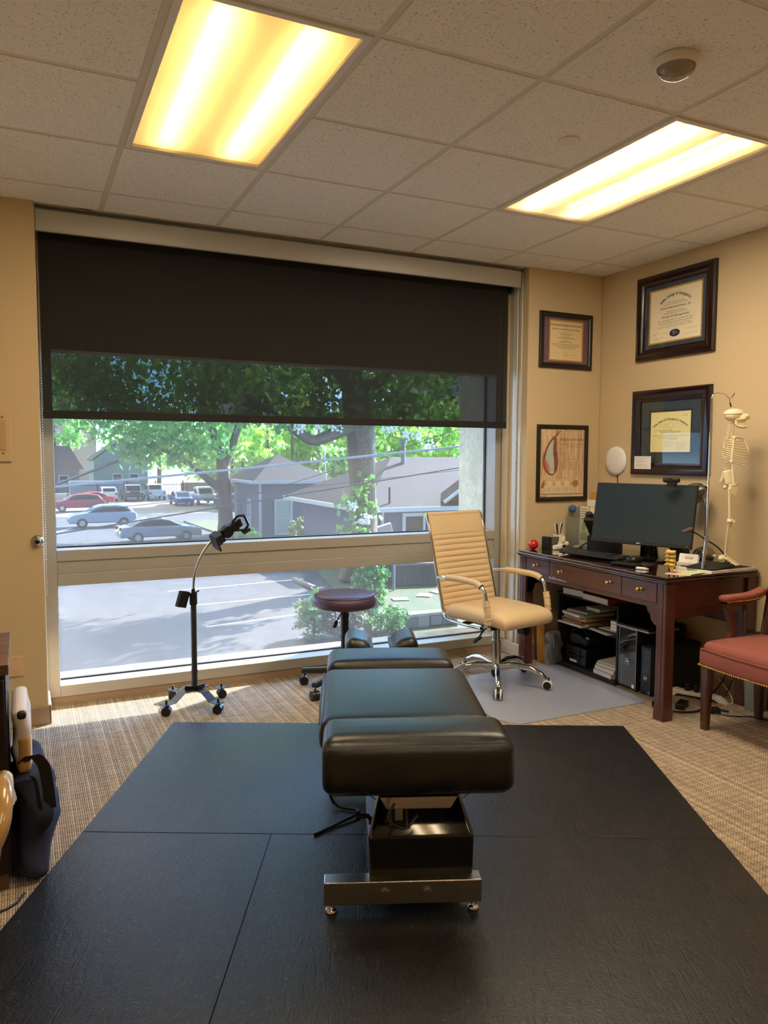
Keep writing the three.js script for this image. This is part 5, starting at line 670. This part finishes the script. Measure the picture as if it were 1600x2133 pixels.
[[4.88, -29.55, 10.6, -30.26, 'farthest'], [5.08, -26.39, 9.61, -26.75, 'middle'], [4.9, -22.9, 8.38, -23.56, 'nearest']].forEach(([xa, za, xb, zb, w]) => one('parking_line', turn(bx(Math.hypot(xb - xa, zb - za), 0.006, 0.1), 0, -Math.atan2(zb - za, xb - xa), 0), M.paint, w + ' of the three white parking lines seen through the lower window', 'line', [(xa + xb) / 2, G + 0.003, (za + zb) / 2], null, null));
one('parking_line', turn(bx(9, 0.006, 0.12), 0, 1.2, 0), M.paint, 'white line on the lot left of the silver car', 'line', [1.4, G + 0.003, -54]);
one('wheel_stop', turn(rb(2.5, 0.16, 0.18, 0.05), 0, -PI / 2 + 0.02, 0), mat('#8c8478', 0.95), 'weathered concrete wheel stop at the end of a parking line', 'wheel stop', [10.1, G + 0.08, -28.7]);
[[10.83, -24.16, 'stepping stone nearest the evergreen shrub in the lawn'], [13.15, -24.2, 'stepping stone in the lawn just left of the cream chair back'], [13.97, -24.56, 'farthest right stepping stone, beside the deck'], [12.0, -23.9, 'second stepping stone from the evergreen shrub']].forEach(([x, z, l]) => one('stepping_stone', turn(bx(0.55, 0.04, 0.5), 0, 0.3 + x, 0), M.concrete, l, 'stone', [x, G + 0.122, z], null, 'stepping stones in the lawn'));
{ const t = thing('garden_wall', 'low grey stone wall at the near edge of the lawn', 'wall', [9.9, G + 0.101, -19.9]); for (let i = 0; i < 9; i++) mesh('stone', rb(0.4, 0.3 + 0.03 * (i % 3), 0.3, 0.04, i * 0.41, 0.17, 0.03 * (i % 2)), mat(['#8c8680', '#7a746e', '#9a948a'][i % 3], 0.95), t); mesh('coping', bx(3.7, 0.08, 0.36, 1.65, 0.38, 0), M.concrete, t); }
{ const t = thing('wooden_deck', 'weathered grey wooden deck box on the lawn', 'deck', [14.6, G + 0.101, -27.6], -0.22); M.deck = mat('#6c655c', 0.9); for (let i = 0; i < 11; i++) mesh('plank', bx(0.2, 0.78, 0.04, -1.1 + i * 0.215, 0.39, 1.1), M.deck, t); for (let i = 0; i < 9; i++) mesh('plank', bx(0.04, 0.78, 0.2, -1.22, 0.39, 1.0 - i * 0.215), M.deck, t); mesh('cap_rail', [bx(2.5, 0.08, 0.2, 0, 0.82, 1.1), bx(0.2, 0.08, 2.2, -1.22, 0.82, 0.05)], mat('#9a9488', 0.9), t); }
one('garden_post', rod([0, 0, 0], [0, 2.4, 0], 0.06), mat('#c8ccd0', 0.6), 'white metal post behind the purple stool, near the tree', 'post', [9.65, G + 0.101, -21.3]);
one('garden_post', rod([0, 0, 0], [0, 1.75, 0], 0.05), mat('#8c949c', 0.5), 'grey metal post on the lawn in front of the deck', 'post', [12.63, G + 0.101, -25.7]);
// ---------- plants ----------
const leafShape = (() => { const g = new THREE.BufferGeometry(); g.setAttribute('position', new THREE.Float32BufferAttribute([0, 0, 0, -0.42, 0.4, 0.06, 0, 0.45, -0.05, 0.42, 0.4, 0.06, 0, 1, 0.1], 3)); g.setIndex([0, 2, 1, 0, 3, 2, 1, 2, 4, 2, 3, 4]); g.computeVertexNormals(); g.setAttribute('uv', new THREE.Float32BufferAttribute(new Float32Array(10), 2)); return g; })();
const leafMat = mat('#ffffff', 0.75, { transmission: 0.45, thickness: 0, side: THREE.DoubleSide });
function leaves(name, parent, spots, size, cols) {   // spots: [x, y, z, spread, count]
  let n = 0; spots.forEach((s) => n += s[4]); const im = new THREE.InstancedMesh(leafShape, leafMat, n), d = new THREE.Object3D(), c = new THREE.Color(); let k = 0;
  const gs = () => (rnd() + rnd() + rnd() - 1.5) * 1.1;
  for (const s of spots) for (let i = 0; i < s[4]; i++) { d.position.set(s[0] + gs() * s[3], s[1] + gs() * s[3] * 0.75, s[2] + gs() * s[3]); d.rotation.set(rr(-2.6, -0.6), rr(0, 6.28), rr(-0.7, 0.7)); d.scale.setScalar(size * rr(0.6, 1.25)); d.updateMatrix(); im.setMatrixAt(k, d.matrix); c.set(cols[Math.floor(rnd() * cols.length)]); const v = rr(0.8, 1.2); c.multiplyScalar(v); im.setColorAt(k, c); k++; }
  im.name = name; im.castShadow = im.receiveShadow = true; im.userData.kind = 'stuff'; parent.add(im); return im;
}
const blob = (cx, cy2, cz, rx, ry, rz, n, spread, per, test) => { const o = []; while (o.length < n) { const a = rr(0, 6.283), u = rr(-1, 1), R = Math.cbrt(rr(0.15, 1)), q = Math.sqrt(1 - u * u), x = cx + rx * R * q * Math.cos(a), y = cy2 + ry * R * u, z = cz + rz * R * q * Math.sin(a); if (!test || test(x, y, z)) o.push([x, y, z, spread, per]); } return o; };
const limb = (pts) => { const c = new THREE.CatmullRomCurve3(pts.map((p) => V3(p))), N = 18, n = 10, rings = []; const fr = c.computeFrenetFrames(N); for (let j = 0; j <= N; j++) { const t = j / N, p = c.getPoint(t), f = t * (pts.length - 1), i = Math.min(pts.length - 2, Math.floor(f)), r = pts[i][3] + (pts[i + 1][3] - pts[i][3]) * (f - i), o = []; for (let k = 0; k < n; k++) { const a = k / n * 2 * PI, w = r * (1 + 0.08 * Math.sin(k * 3.1 + j)); o.push([p.x + (fr.normals[j].x * Math.cos(a) + fr.binormals[j].x * Math.sin(a)) * w, p.y + (fr.normals[j].y * Math.cos(a) + fr.binormals[j].y * Math.sin(a)) * w, p.z + (fr.normals[j].z * Math.cos(a) + fr.binormals[j].z * Math.sin(a)) * w]); } rings.push(o); } return loft(rings, 1.5, true); };
const GR = ['#8cc854', '#9cd25c', '#7ab846', '#aad868', '#c0e07c'], YG = ['#c0e458', '#d0ea68', '#acd84c', '#deee80', '#98cc4c'], DK = ['#4c8840', '#5c9848', '#68a44c', '#488048'];
{ const t = thing('catalpa_tree', 'thick-trunked blossoming tree in front of the grey houses', 'tree', [0, 0, 0]);
  mesh('trunk', limb([[12.25, G + 0.101, -28.2, 0.85], [12.45, -2.6, -28.2, 0.6], [12.5, -1.4, -28.2, 0.5], [12.45, 0.4, -28.2, 0.52], [12.35, 1.7, -28.2, 0.6], [12.2, 3.0, -28.2, 0.55], [12.0, 4.8, -28.2, 0.45], [11.7, 7.2, -28.2, 0.3]]), M.bark, t);
  mesh('branch', limb([[12.2, 2.7, -28.2, 0.3], [11.2, 2.35, -27.9, 0.26], [10.1, 2.0, -27.7, 0.22], [9.2, 2.5, -27.6, 0.18], [7.5, 3.6, -27.5, 0.1]]), M.bark, t); mesh('branch', limb([[12.1, 4.0, -28.2, 0.3], [13.6, 4.6, -28.4, 0.22], [15.5, 5.6, -28.4, 0.12]]), M.bark, t); mesh('branch', limb([[12.0, 4.4, -28.2, 0.3], [10.2, 5.4, -28.6, 0.22], [7.4, 6.2, -29, 0.1]]), M.bark, t);
  leaves('foliage', t, [...blob(11.2, 8.6, -28.3, 8.4, 5.6, 5.2, 330, 0.9, 34), ...blob(14.6, 3.3, -28.4, 1.8, 0.9, 1.6, 14, 0.45, 26), ...blob(9.0, 2.9, -27.6, 2.4, 0.6, 1.2, 22, 0.4, 26), [12.25, 0.35, -27.5, 0.35, 26], [11.95, -0.1, -27.4, 0.3, 26], [11.4, -0.55, -27.3, 0.35, 22], [11.85, -0.9, -27.4, 0.35, 34], [12.5, -0.75, -27.3, 0.3, 34], [11.5, -1.55, -27.3, 0.35, 34], [12.1, -1.65, -27.3, 0.3, 30]], 0.34, GR.concat(DK));
  const bl = []; for (const [x, y, z] of [[9.4, 2.45, -27.2], [10.2, 2.55, -27.2], [8.2, 2.7, -27.2], [10.9, 2.55, -27.3], [13.4, 2.6, -27.2], [13.0, 2.5, -27.2], [13.9, 2.3, -27.2], [14.4, 2.15, -27.2], [14.9, 1.8, -27.2], [11.5, -0.6, -27.0], [11.9, -1.1, -27.0], [12.1, -1.05, -27.0], [6.6, 3.1, -27.2]]) bl.push([x, y, z]);
  const bm = new THREE.InstancedMesh(new THREE.IcosahedronGeometry(0.055, 0), mat('#f2f2ee', 0.8), bl.length * 24), d = new THREE.Object3D(); let k = 0; for (const p of bl) for (let i = 0; i < 24; i++) { d.position.set(p[0] + (rnd() + rnd() - 1) * 0.3, p[1] + (rnd() + rnd() - 1) * 0.26, p[2] + (rnd() - 0.5) * 0.3); d.updateMatrix(); bm.setMatrixAt(k++, d.matrix); } bm.name = 'blossom'; bm.userData.kind = 'stuff'; t.add(bm); }
{ const t = thing('leaning_tree', 'forked leaning tree with drooping foliage beside the parked sedan', 'tree', [0, 0, 0]);
  mesh('trunk', limb([[12.2, G, -50.4, 0.55], [12.1, -2.4, -50.2, 0.47], [12.0, -0.6, -50, 0.46], [11.95, 0.7, -50, 0.44]]), M.bark, t); mesh('branch', limb([[11.95, 0.5, -50, 0.36], [11.7, 1.6, -50, 0.3], [11.3, 3.0, -50, 0.26], [10.6, 5.5, -50, 0.16]]), M.bark, t); mesh('branch', limb([[11.98, 0.6, -50, 0.32], [12.5, 1.8, -50, 0.28], [13.0, 3.4, -50, 0.24], [13.6, 6, -50, 0.12]]), M.bark, t); mesh('branch', limb([[12.0, -0.9, -50, 0.3], [11.2, -0.4, -50, 0.26], [10.2, 0.5, -50, 0.2], [8.6, 1.5, -50, 0.12], [6.5, 2.2, -50, 0.06]]), M.bark, t);
  leaves('foliage', t, [...blob(8.6, 7.6, -50, 6.8, 6.6, 4.5, 400, 1.1, 34, (x, y) => y > 1.15 + 0.35 * Math.abs(x - 8) * 0.5), ...blob(9.0, 1.5, -49.5, 3.6, 0.8, 2, 26, 0.5, 26), ...blob(14.2, 8.4, -50, 4.4, 5, 4, 120, 1.0, 30)], 0.46, GR); }
function tree(label, x, z, w, h, y0, cols, n, size) { const t = thing('shade_tree', label, 'tree', [x, G, z]); mesh('trunk', limb([[0, 0.04, 0, 0.35], [0.1, h * 0.3, 0, 0.28], [0, h * 0.6, 0, 0.14]].map((p) => p)), M.bark, t); leaves('foliage', t, blob(0, (y0 - G + h) / 2, 0, w, (h - (y0 - G)) / 2, w * 0.7, n, w * 0.2, 34), size, cols); }
tree('yellow-green tree just left of the tip of the grey hip roof', 19.5, -78, 5.2, 9, -1.5, YG, 60, 0.75);
tree('yellow-green tree behind the grey hip roof', 25.5, -82, 5.5, 9.5, -1.5, YG, 70, 0.75);
tree('bright tree between the hip roof and the thick trunk', 31.5, -80, 5.5, 10, -1.5, YG, 70, 0.75);
tree('darker tree low behind the middle house', 26.5, -62, 3.4, 6.4, -1.5, DK.concat(GR), 46, 0.5);
tree('tall green tree behind the right house roof', 40, -84, 6, 11, -1, YG.concat(GR), 80, 0.8);
tree('tall distant tree at the far right behind the chimney', 48, -88, 6, 13, -1, GR, 80, 0.8);
tree('pale tree beyond the pale green house', 17.5, -112, 6, 12, -1, YG, 60, 0.9);
tree('tall dark tree far back in the middle of the view', 30, -105, 9, 22, 4, DK, 90, 1.1);
tree('tall dark tree far back at the right', 46, -108, 9, 22, 4, DK, 80, 1.1);
tree('distant bluish tree at the far left behind the brown house', 4.0, -118, 5, 17, 2, GR, 50, 0.9);
function shrub(label, x, z, w, h, cols, size, n) { const t = thing('shrub', label, 'shrub', [x, G + (x > 8.9 && z > -40 ? 0.101 : 0), z]); mesh('stem', rod([0, 0, 0], [0, h * 0.6, 0], 0.04), M.bark, t); leaves('foliage', t, blob(0, h / 2, 0, w / 2, h / 2, w / 2, n, 0.12, 40), size, cols); }
shrub('rounded green shrub at the edge of the lot, left of the stool column', 7.35, -20.1, 1.05, 1.35, DK, 0.1, 60);
shrub('dull olive shrub right behind the stool column', 8.1, -19.6, 1.1, 1.15, ['#5c6a44', '#6a7450', '#4c5c3c'], 0.09, 60);
shrub('spiky evergreen shrub between the stool and the cream chair', 9.35, -20.6, 1.0, 2.3, DK, 0.14, 70);
shrub('low dark shrub between the two head pads of the table', 9.4, -19.5, 1.3, 0.85, DK, 0.09, 40);
shrub('pale yellow-green bush under the window of the blue house', 14.9, -41.2, 2.5, 1.9, ['#a8b878', '#b8c488', '#98a868'], 0.14, 90);
shrub('small green bush at the corner of the blue house', 11.6, -43.0, 1.6, 1.0, GR, 0.14, 40);
// ---------- houses ----------
function sidingWall(w, h, board = 0.2, lap = 0.03) { const pts = [[0, 0]]; const n = Math.round(h / board); for (let i = 0; i < n; i++) { pts.push([lap, i * h / n], [0.006, (i + 1) * h / n - 0.001]); } pts.push([0, h]); const g = ex(pts, w); g.rotateY(-PI / 2); return g; }   // faces +z, base at y = 0
function hip(x0, x1, z0, z1, y, pts) { const g = []; const tri = (a, b, c) => { const q = new THREE.BufferGeometry(); q.setAttribute('position', new THREE.Float32BufferAttribute([...a, ...b, ...c], 3)); q.setAttribute('uv', new THREE.Float32BufferAttribute(new Float32Array(6), 2)); q.computeVertexNormals(); return q; }; const [A, B] = pts, P = [[x0, y, z1], [x1, y, z1], [x1, y, z0], [x0, y, z0]]; g.push(tri(P[0], P[1], B), tri(P[0], B, A), tri(P[1], P[2], B), tri(P[2], P[3], A), tri(P[2], A, B), tri(P[3], P[0], A), tri(P[0], P[2], P[1]), tri(P[0], P[3], P[2])); return g.filter((q) => { const b = q.attributes.position.array; return new THREE.Vector3(b[3] - b[0], b[4] - b[1], b[5] - b[2]).cross(new THREE.Vector3(b[6] - b[0], b[7] - b[1], b[8] - b[2])).length() > 1e-6; }); }
function win(parent, x, y, z, w, h, ry = 0, pane = M.paneDark) { const f = group('window', parent); f.position.set(x, y, z); f.rotation.y = ry; mesh('window_frame', moulding(w, h, 0.13, 0.09, [[0, 0], [0, 1], [1, 1], [1, 0]]), M.trimWhite, f); mesh('pane', b2(-w / 2 + 0.1, w / 2 - 0.1, -h / 2 + 0.1, h / 2 - 0.1, 0.0, 0.03), pane, f); mesh('sash_bar', b2(-w / 2 + 0.1, w / 2 - 0.1, -0.12, -0.05, 0.0, 0.07), M.trimWhite, f); }
{ const t = thing('blue_house', 'small blue-grey clapboard house with a hipped shingle roof', 'house', [0, 0, 0]);
  mesh('siding', at(sidingWall(4.4, 3.6), 15.07, GL, -44.6), M.siding, t); mesh('siding', at(turn(sidingWall(6, 3.6), 0, -PI / 2, 0), 12.87, GL, -47.6), M.siding, t); mesh('core', b2(12.9, 17.2, GL, -0.25, -50.5, -44.65), M.siding, t);
  mesh('roof', hip(12.35, 17.75, -51, -44.1, -0.12, [[14.85, 1.45, -47.6], [14.95, 1.45, -47.6]]), M.shingle, t); mesh('fascia', [b2(12.35, 17.75, -0.3, -0.12, -44.14, -44.05), b2(12.3, 12.4, -0.3, -0.12, -51, -44.1)], M.trimWhite, t); mesh('corner_board', b2(12.82, 12.95, GL, -0.3, -44.62, -44.5), M.trimWhite, t);
  win(t, 14.32, -2.35, -44.56, 1.15, 2.2, 0, M.paneCurtain); win(t, 12.84, -2.4, -46.6, 0.75, 2.2, -PI / 2, M.paneCurtain);
  mesh('drain_pipe', tb([[16.6, GL, -44.4], [16.6, -1.2, -44.4], [16.75, -0.9, -44.35], [16.85, -0.3, -44.0], [16.8, 1.7, -44.0]], 0.05, 40, 8), M.trimWhite, t); }
const greyHouse = thing('grey_house', 'large grey-roofed house at the right, its wing with narrow windows left of the thick trunk', 'house', [0, 0, 0]);
{ const t = greyHouse;
  mesh('siding', at(turn(sidingWall(6.2, 2.85), 0, -PI / 2, 0), 14.8, GL, -38.6), M.siding, t); mesh('core', b2(14.83, 19, GL, -1.0, -41.7, -35.5), M.siding, t);
  mesh('roof', [...hip(14.4, 20, -42.2, -35.2, -0.98, [[17.4, 0.45, -39.5], [17.4, 0.45, -37.5]])], M.shingle, t); mesh('fascia', [b2(14.36, 14.46, -1.12, -0.97, -42.2, -35.2), b2(14.4, 20, -1.12, -0.97, -35.25, -35.15)], M.trimWhite, t);
  win(t, 14.77, -2.25, -40.5, 0.7, 1.9, -PI / 2); win(t, 14.77, -2.35, -37.3, 0.75, 2.0, -PI / 2, M.paneCurtain); }
{ const t = greyHouse;
  mesh('siding', at(sidingWall(9.4, 2.85), 18.7, GL, -31), M.siding, t); mesh('core', b2(14.05, 23.4, GL, -0.98, -40, -31.05), M.siding, t); mesh('roof', hip(13.5, 26, -42, -30.4, -0.92, [[17.6, 1.35, -36.2], [24, 1.35, -36.2]]), M.shingle, t); mesh('fascia', [b2(13.5, 26, -1.1, -0.9, -30.46, -30.36), b2(13.46, 13.56, -1.1, -0.9, -42, -30.4)], M.trimWhite, t);
  const w = group('window', t); w.position.set(17.45, -2.15, -30.95); mesh('window_frame', [moulding(3.7, 1.9, 0.16, 0.1, [[0, 0], [0, 1], [1, 1], [1, 0]]), b2(-0.78, -0.66, -0.9, 0.9, 0, 0.09), b2(0.6, 0.72, -0.9, 0.9, 0, 0.09)], M.trimWhite, w); mesh('pane', b2(-1.75, 1.75, -0.85, 0.85, 0, 0.03), M.paneDark, w);
  mesh('downspout', [b2(14.55, 14.65, GL, -1.1, -30.95, -30.85)], M.trimWhite, t); mesh('vent_pipe', [rod([14.95, -0.8, -30.9], [14.95, 0.0, -30.9], 0.05)], M.fence, t); mesh('chimney_pipe', [rod([17.9, 0.9, -35.4], [17.9, 2.1, -35.4], 0.12), cy(0.19, 0.19, 0.15, 17.9, 2.15, -35.4)], mat('#6c747c', 0.5), t);
  const dm = at(ex([[-1.9, 0], [1.9, 0], [0, 1.25]], 1.4), 19.5, -0.72, -31.1); mesh('dormer', dm, M.shingle, t); mesh('dormer_trim', [rod([17.5, -0.72, -30.38], [19.5, 0.58, -30.38], 0.08)], M.trimWhite, t); }
{ const t = thing('flood_light', 'square grey floodlight on a bracket by the thick tree trunk', 'lamp', [14.15, -1.93, -29.6], -0.3); mesh('box', turn(rb(0.62, 0.78, 0.25, 0.04), 0.25, 0, 0.3), mat('#9a9ea2', 0.5), t); mesh('bracket', rod([0.1, -0.4, 0], [0.15, -0.8, 0], 0.04), M.fence, t); mesh('arm', tb([[-1.4, -0.2, 0.2], [0.5, -0.22, 0.3], [1.4, -0.1, 0.3]], 0.03, 16, 6), M.trimWhite, t); mesh('pole', rod([0.15, -0.75, 0], [0.15, -1.75, 0], 0.05), M.fence, t); }
{ const t = thing('green_house', 'pale green gabled house far behind the parked cars', 'house', [0, 0, 0]); mesh('wall', b2(7.9, 14.3, G, 0.8, -108, -100), M.greenWall, t); mesh('gable', at(ex([[-3.2, 0], [3.2, 0], [0, 2.4]], 8), 11.1, 0.8, -104), M.greenWall, t); mesh('roof', [at(turn(bx(4.3, 0.15, 8.6), 0, 0, 0.64), 9.4, 2.05, -104), at(turn(bx(4.3, 0.15, 8.6), 0, 0, -0.64), 12.8, 2.05, -104)], M.fence, t); mesh('lean_to_roof', at(turn(bx(7.5, 0.2, 3), 0, 0, 0.38), 7.2, -0.75, -99.9), mat('#3c4044', 0.9), t); win(t, 12.6, -1.4, -99.95, 1.2, 1.0, 0); win(t, 10.6, -1.4, -99.95, 1.2, 1.0, 0); }
one('white_shed', b2(4.9, 10.8, G, -1.7, -98, -96), M.trimWhite, 'long white shed behind the iron fence at the left', 'shed');
{ const t = thing('brown_house', 'brown shingled house at the far left edge of the view', 'house', [0, 0, 0]); mesh('wall', b2(2.0, 7.0, G, -0.6, -118, -113), mat('#8c7468', 0.9), t); mesh('roof', at(ex([[-3, 0], [3, 0], [1.2, 3.2], [-1.2, 3.2]], 6), 4.6, -0.6, -115.5), mat('#8c6c60', 0.9), t); win(t, 5.0, -2.0, -112.95, 1.3, 1.2, 0); }
{ const t = thing('iron_fence', 'black iron picket fence behind the row of parked cars', 'fence', [4.6, G, -95.4]); const pk = []; for (let i = 0; i < 66; i++) pk.push(bx(0.035, 1.75, 0.035, i * 0.2, 0.95, 0)); mesh('pickets', pk, M.fence, t); mesh('rail', bx(13.2, 0.06, 0.05, 6.6, 0.35, 0), M.fence, t); mesh('rail', bx(13.2, 0.06, 0.05, 6.6, 1.6, 0), M.fence, t); for (let i = 0; i < 5; i++) mesh('post', bx(0.12, 2.1, 0.12, i * 3.3, 1.05, 0), M.fence, t); }
{ const t = thing('plank_fence', 'brown wooden plank fence behind the silver pickup', 'fence', [17.9, G, -96]); for (let i = 0; i < 12; i++) mesh('plank', bx(0.5, 1.8, 0.06, i * 0.52, 0.9, 0), mat(['#a87a58', '#9a6c4c'][i % 2], 0.9), t); }
{ const t = thing('office_building', 'white office block with long window bands at the far right', 'building', [61.4, G, -125]); for (let k = 0; k < 6; k++) { mesh('spandrel', b2(0, 24, 3.2 + k * 3.47 + 5.1 - 6.6 + 0.0, 3.2 + k * 3.47 + 5.1 - 4.65, 0, 10), M.trimWhite, t); mesh('window_band', b2(0.4, 23.6, 3.2 + k * 3.47 + 5.1 - 4.65, 3.2 + k * 3.47 + 5.1 - 3.13, 0.3, 9.7), M.paneDark, t); for (let i = 0; i < 4; i++) mesh('mullion', b2(1.2 + i * 6, 1.8 + i * 6, 3.2 + k * 3.47 + 5.1 - 4.65, 3.2 + k * 3.47 + 5.1 - 3.13, 9.6, 9.95), M.trimWhite, t); } mesh('base', b2(0, 24, 0, 1.7, 0, 10), M.trimWhite, t); }
{ const t = thing('beige_tower', 'beige tower block at the far upper left, seen through the blind', 'building', [5.2, G, -170]); mesh('wall', b2(0, 8, 0, 24.4, 0, 10), mat('#b8a88c', 0.9), t); for (let k = 0; k < 3; k++) for (let i = 0; i < 5; i++) mesh('window', b2(0.9 + i * 1.35, 1.7 + i * 1.35, 16.5 + k * 2.3, 17.7 + k * 2.3, 9.9, 10.05), M.paneDark, t); }
// ---------- wires and poles ----------
const wire = (l, a, b, r, sag, m = mat('#2c2e34', 0.6)) => one('overhead_wire', tb([0, 0.25, 0.5, 0.75, 1].map((q) => [a[0] + (b[0] - a[0]) * q, a[1] + (b[1] - a[1]) * q - sag * 4 * q * (1 - q), a[2] + (b[2] - a[2]) * q]), r, 40, 6), m, l, 'wire');
wire('thickest grey overhead cable crossing the whole upper window', [-6, 0.05, -20], [21, 2.6, -20], 0.036, 0.06, mat('#8c9298', 0.5));
wire('dark overhead cable crossing below the thick grey one', [-6, -1.4, -20], [21, 2.35, -20], 0.02, 0.05);
wire('thin overhead wire rising to the right over the grey house roof', [4.5, -0.08, -20.8], [16.5, 3.5, -20.8], 0.011, 0.05);
wire('thin overhead wire just under the dark cable at the left', [-6, -0.7, -22], [21, 1.7, -22], 0.011, 0.08);
function pole(l, x, z, h, arm) { const t = thing('utility_pole', l, 'pole', [x, G, z]); mesh('shaft', rod([0, 0, 0], [0, h, 0], 0.16, 0.12), M.bark, t); if (arm) mesh('cross_arm', bx(2.2, 0.14, 0.14, 0, h - 1, 0), M.bark, t); }
pole('utility pole with a cross arm behind the yellow-green trees', 23.4, -78, 9.5, true); pole('utility pole right of the hip roof tip', 25.8, -77, 9.3, false); pole('utility pole left of the thick tree trunk', 28.4, -76, 8.6, false); pole('short pole left of the hip roof', 19.8, -74.5, 4.6, false);
{ const t = thing('stop_sign', 'red STOP sign beside the leaning tree', 'sign', [15.3, G, -62]); mesh('post', rod([0, 0, 0], [0, 2.7, 0], 0.04), M.steel, t); const o = []; for (let i = 0; i < 8; i++) o.push([Math.cos((i + 0.5) * PI / 4) * 0.45, Math.sin((i + 0.5) * PI / 4) * 0.45]); mesh('board', at(ex(o, 0.03), 0, 3.0, 0), mat('#c03038', 0.5), t); mesh('lettering', plane(0.72, 0.26, 0, 3.0, 0.018), mat(0xffffff, 0.6, { map: canvas(256, 92, (g) => { g.fillStyle = '#c03038'; g.fillRect(0, 0, 256, 92); txt(g, 'STOP', 128, 76, 'bold 88px sans-serif', '#f2f2f2'); }) }), t, true); }
// ---------- cars ----------
const CAR = {
  suv: { L: 4.65, W: 1.85, body: [[-2.3, 0.35], [-2.33, 0.62], [-2.25, 0.86], [-1.9, 0.98], [-1.15, 1.1], [1.9, 1.13], [2.25, 1.05], [2.32, 0.7], [2.28, 0.36]], roof: [[-1.2, 1.06], [-0.55, 1.5], [-0.1, 1.62], [1.0, 1.64], [1.75, 1.5], [2.1, 1.1]], R: 0.36, wx: [-1.42, 1.38] },
  sedan: { L: 4.85, W: 1.82, body: [[-2.4, 0.32], [-2.42, 0.6], [-2.3, 0.8], [-1.3, 0.95], [1.7, 1.0], [2.3, 0.95], [2.4, 0.62], [2.36, 0.34]], roof: [[-1.35, 0.92], [-0.6, 1.33], [0.0, 1.45], [0.7, 1.44], [1.3, 1.28], [1.85, 0.98]], R: 0.33, wx: [-1.45, 1.4] },
  pickup: { L: 5.6, W: 1.98, body: [[-2.75, 0.5], [-2.8, 0.85], [-2.7, 1.1], [-1.6, 1.18], [2.7, 1.2], [2.75, 0.6], [2.7, 0.5]], roof: [[-1.55, 1.15], [-0.95, 1.75], [-0.5, 1.86], [0.55, 1.86], [0.85, 1.75], [0.95, 1.18]], R: 0.4, wx: [-1.75, 1.7] },
};
function car(kind, color, label, x, z, ry) {   // local -x is the front
  const k = CAR[kind], t = thing('parked_car', label, 'car', [x, G, z], ry, 'cars parked in the lot'), paint = mat(color, 0.25, { metalness: 0.3, clearcoat: 0.8, clearcoatRoughness: 0.05 });
  mesh('body', ex(k.body, k.W, 0.09, 3), paint, t);
  const cx = k.roof.reduce((s, p) => s + p[0], 0) / k.roof.length; const g = ex(k.roof, k.W * 0.86, 0.12, 3); mesh('cabin', g, paint, t);
  const inset = k.roof.map(([a, b]) => [cx + (a - cx) * 0.86, 1.1 + (b - 1.1) * 0.74]); mesh('side_windows', ex(inset, k.W * 0.865, 0.005), M.paneDark, t);
  const front = (i, j, s) => { const [a, b] = k.roof[i], [c, d] = k.roof[j], len = Math.hypot(c - a, d - b), q = bx(len * 0.82, 0.02, k.W * 0.66); q.rotateZ(Math.atan2(d - b, c - a)); return at(q, (a + c) / 2 + s * 0.004, (b + d) / 2 + 0.006, 0); }; mesh('windscreen', front(0, 1, -1), M.paneDark, t); mesh('rear_window', front(k.roof.length - 2, k.roof.length - 1, 1), M.paneDark, t);
  for (const wx of k.wx) for (const s of [-1, 1]) { const w = mesh('wheel', [cy(k.R, k.R, 0.22, wx, k.R, s * (k.W / 2 - 0.1), 'z', 24)], M.black, t); mesh('rim', [cy(k.R * 0.62, k.R * 0.62, 0.01, wx, k.R, s * (k.W / 2 + 0.012), 'z', 5)], M.steel, w); }
  mesh('headlight', [-1, 1].map((s) => rb(0.12, 0.14, 0.38, 0.04, k.body[2][0] + 0.03, k.body[2][1] - 0.06, s * (k.W / 2 - 0.28))), mat('#d8dce0', 0.15), t); mesh('tail_light', [-1, 1].map((s) => rb(0.1, 0.2, 0.3, 0.03, k.L / 2 - 0.06, 0.86, s * (k.W / 2 - 0.22))), mat('#a82028', 0.25), t); mesh('grille', bx(0.06, 0.25, k.W * 0.5, k.body[1][0] + 0.02, 0.6, 0), M.black, t); mesh('plate', bx(0.02, 0.14, 0.34, k.L / 2 - 0.01, 0.66, 0), M.paper, t);
}
car('suv', '#9fb4cc', 'silver-blue crossover parked side-on at the left', 5.1, -58.4, 0);
car('sedan', '#8fa0ac', 'grey sedan nearest the window at the left, facing right', 7.35, -47.4, PI + 0.06);
car('suv', '#b03a48', 'red crossover parked side-on behind the silver-blue one', 4.5, -75.5, 0.02);
car('sedan', '#b82c38', 'second red car peeking over the roof of the red crossover', 6.0, -83, 0.05);
car('suv', '#dfe3e8', 'white sport utility car facing the window, farthest left of the back row', 8.6, -91.5, -PI / 2);
car('pickup', '#33343a', 'dark pickup with its tail to the window in the back row', 11.2, -91, PI / 2 * -1 + PI);
car('pickup', '#c4ccd4', 'white pickup facing the window beside the dark pickup', 13.8, -92, -PI / 2);
car('sedan', '#3c46a8', 'blue sedan with its tail to the window', 14.9, -81, PI / 2);
car('pickup', '#b8c0cc', 'silver pickup with its tail to the window right of the blue sedan', 17.3, -81.5, PI / 2);
car('suv', '#28384c', 'dark blue car half hidden by the leaning tree trunk', 17.6, -71.5, PI / 2);
renderer.render(scene, camera);
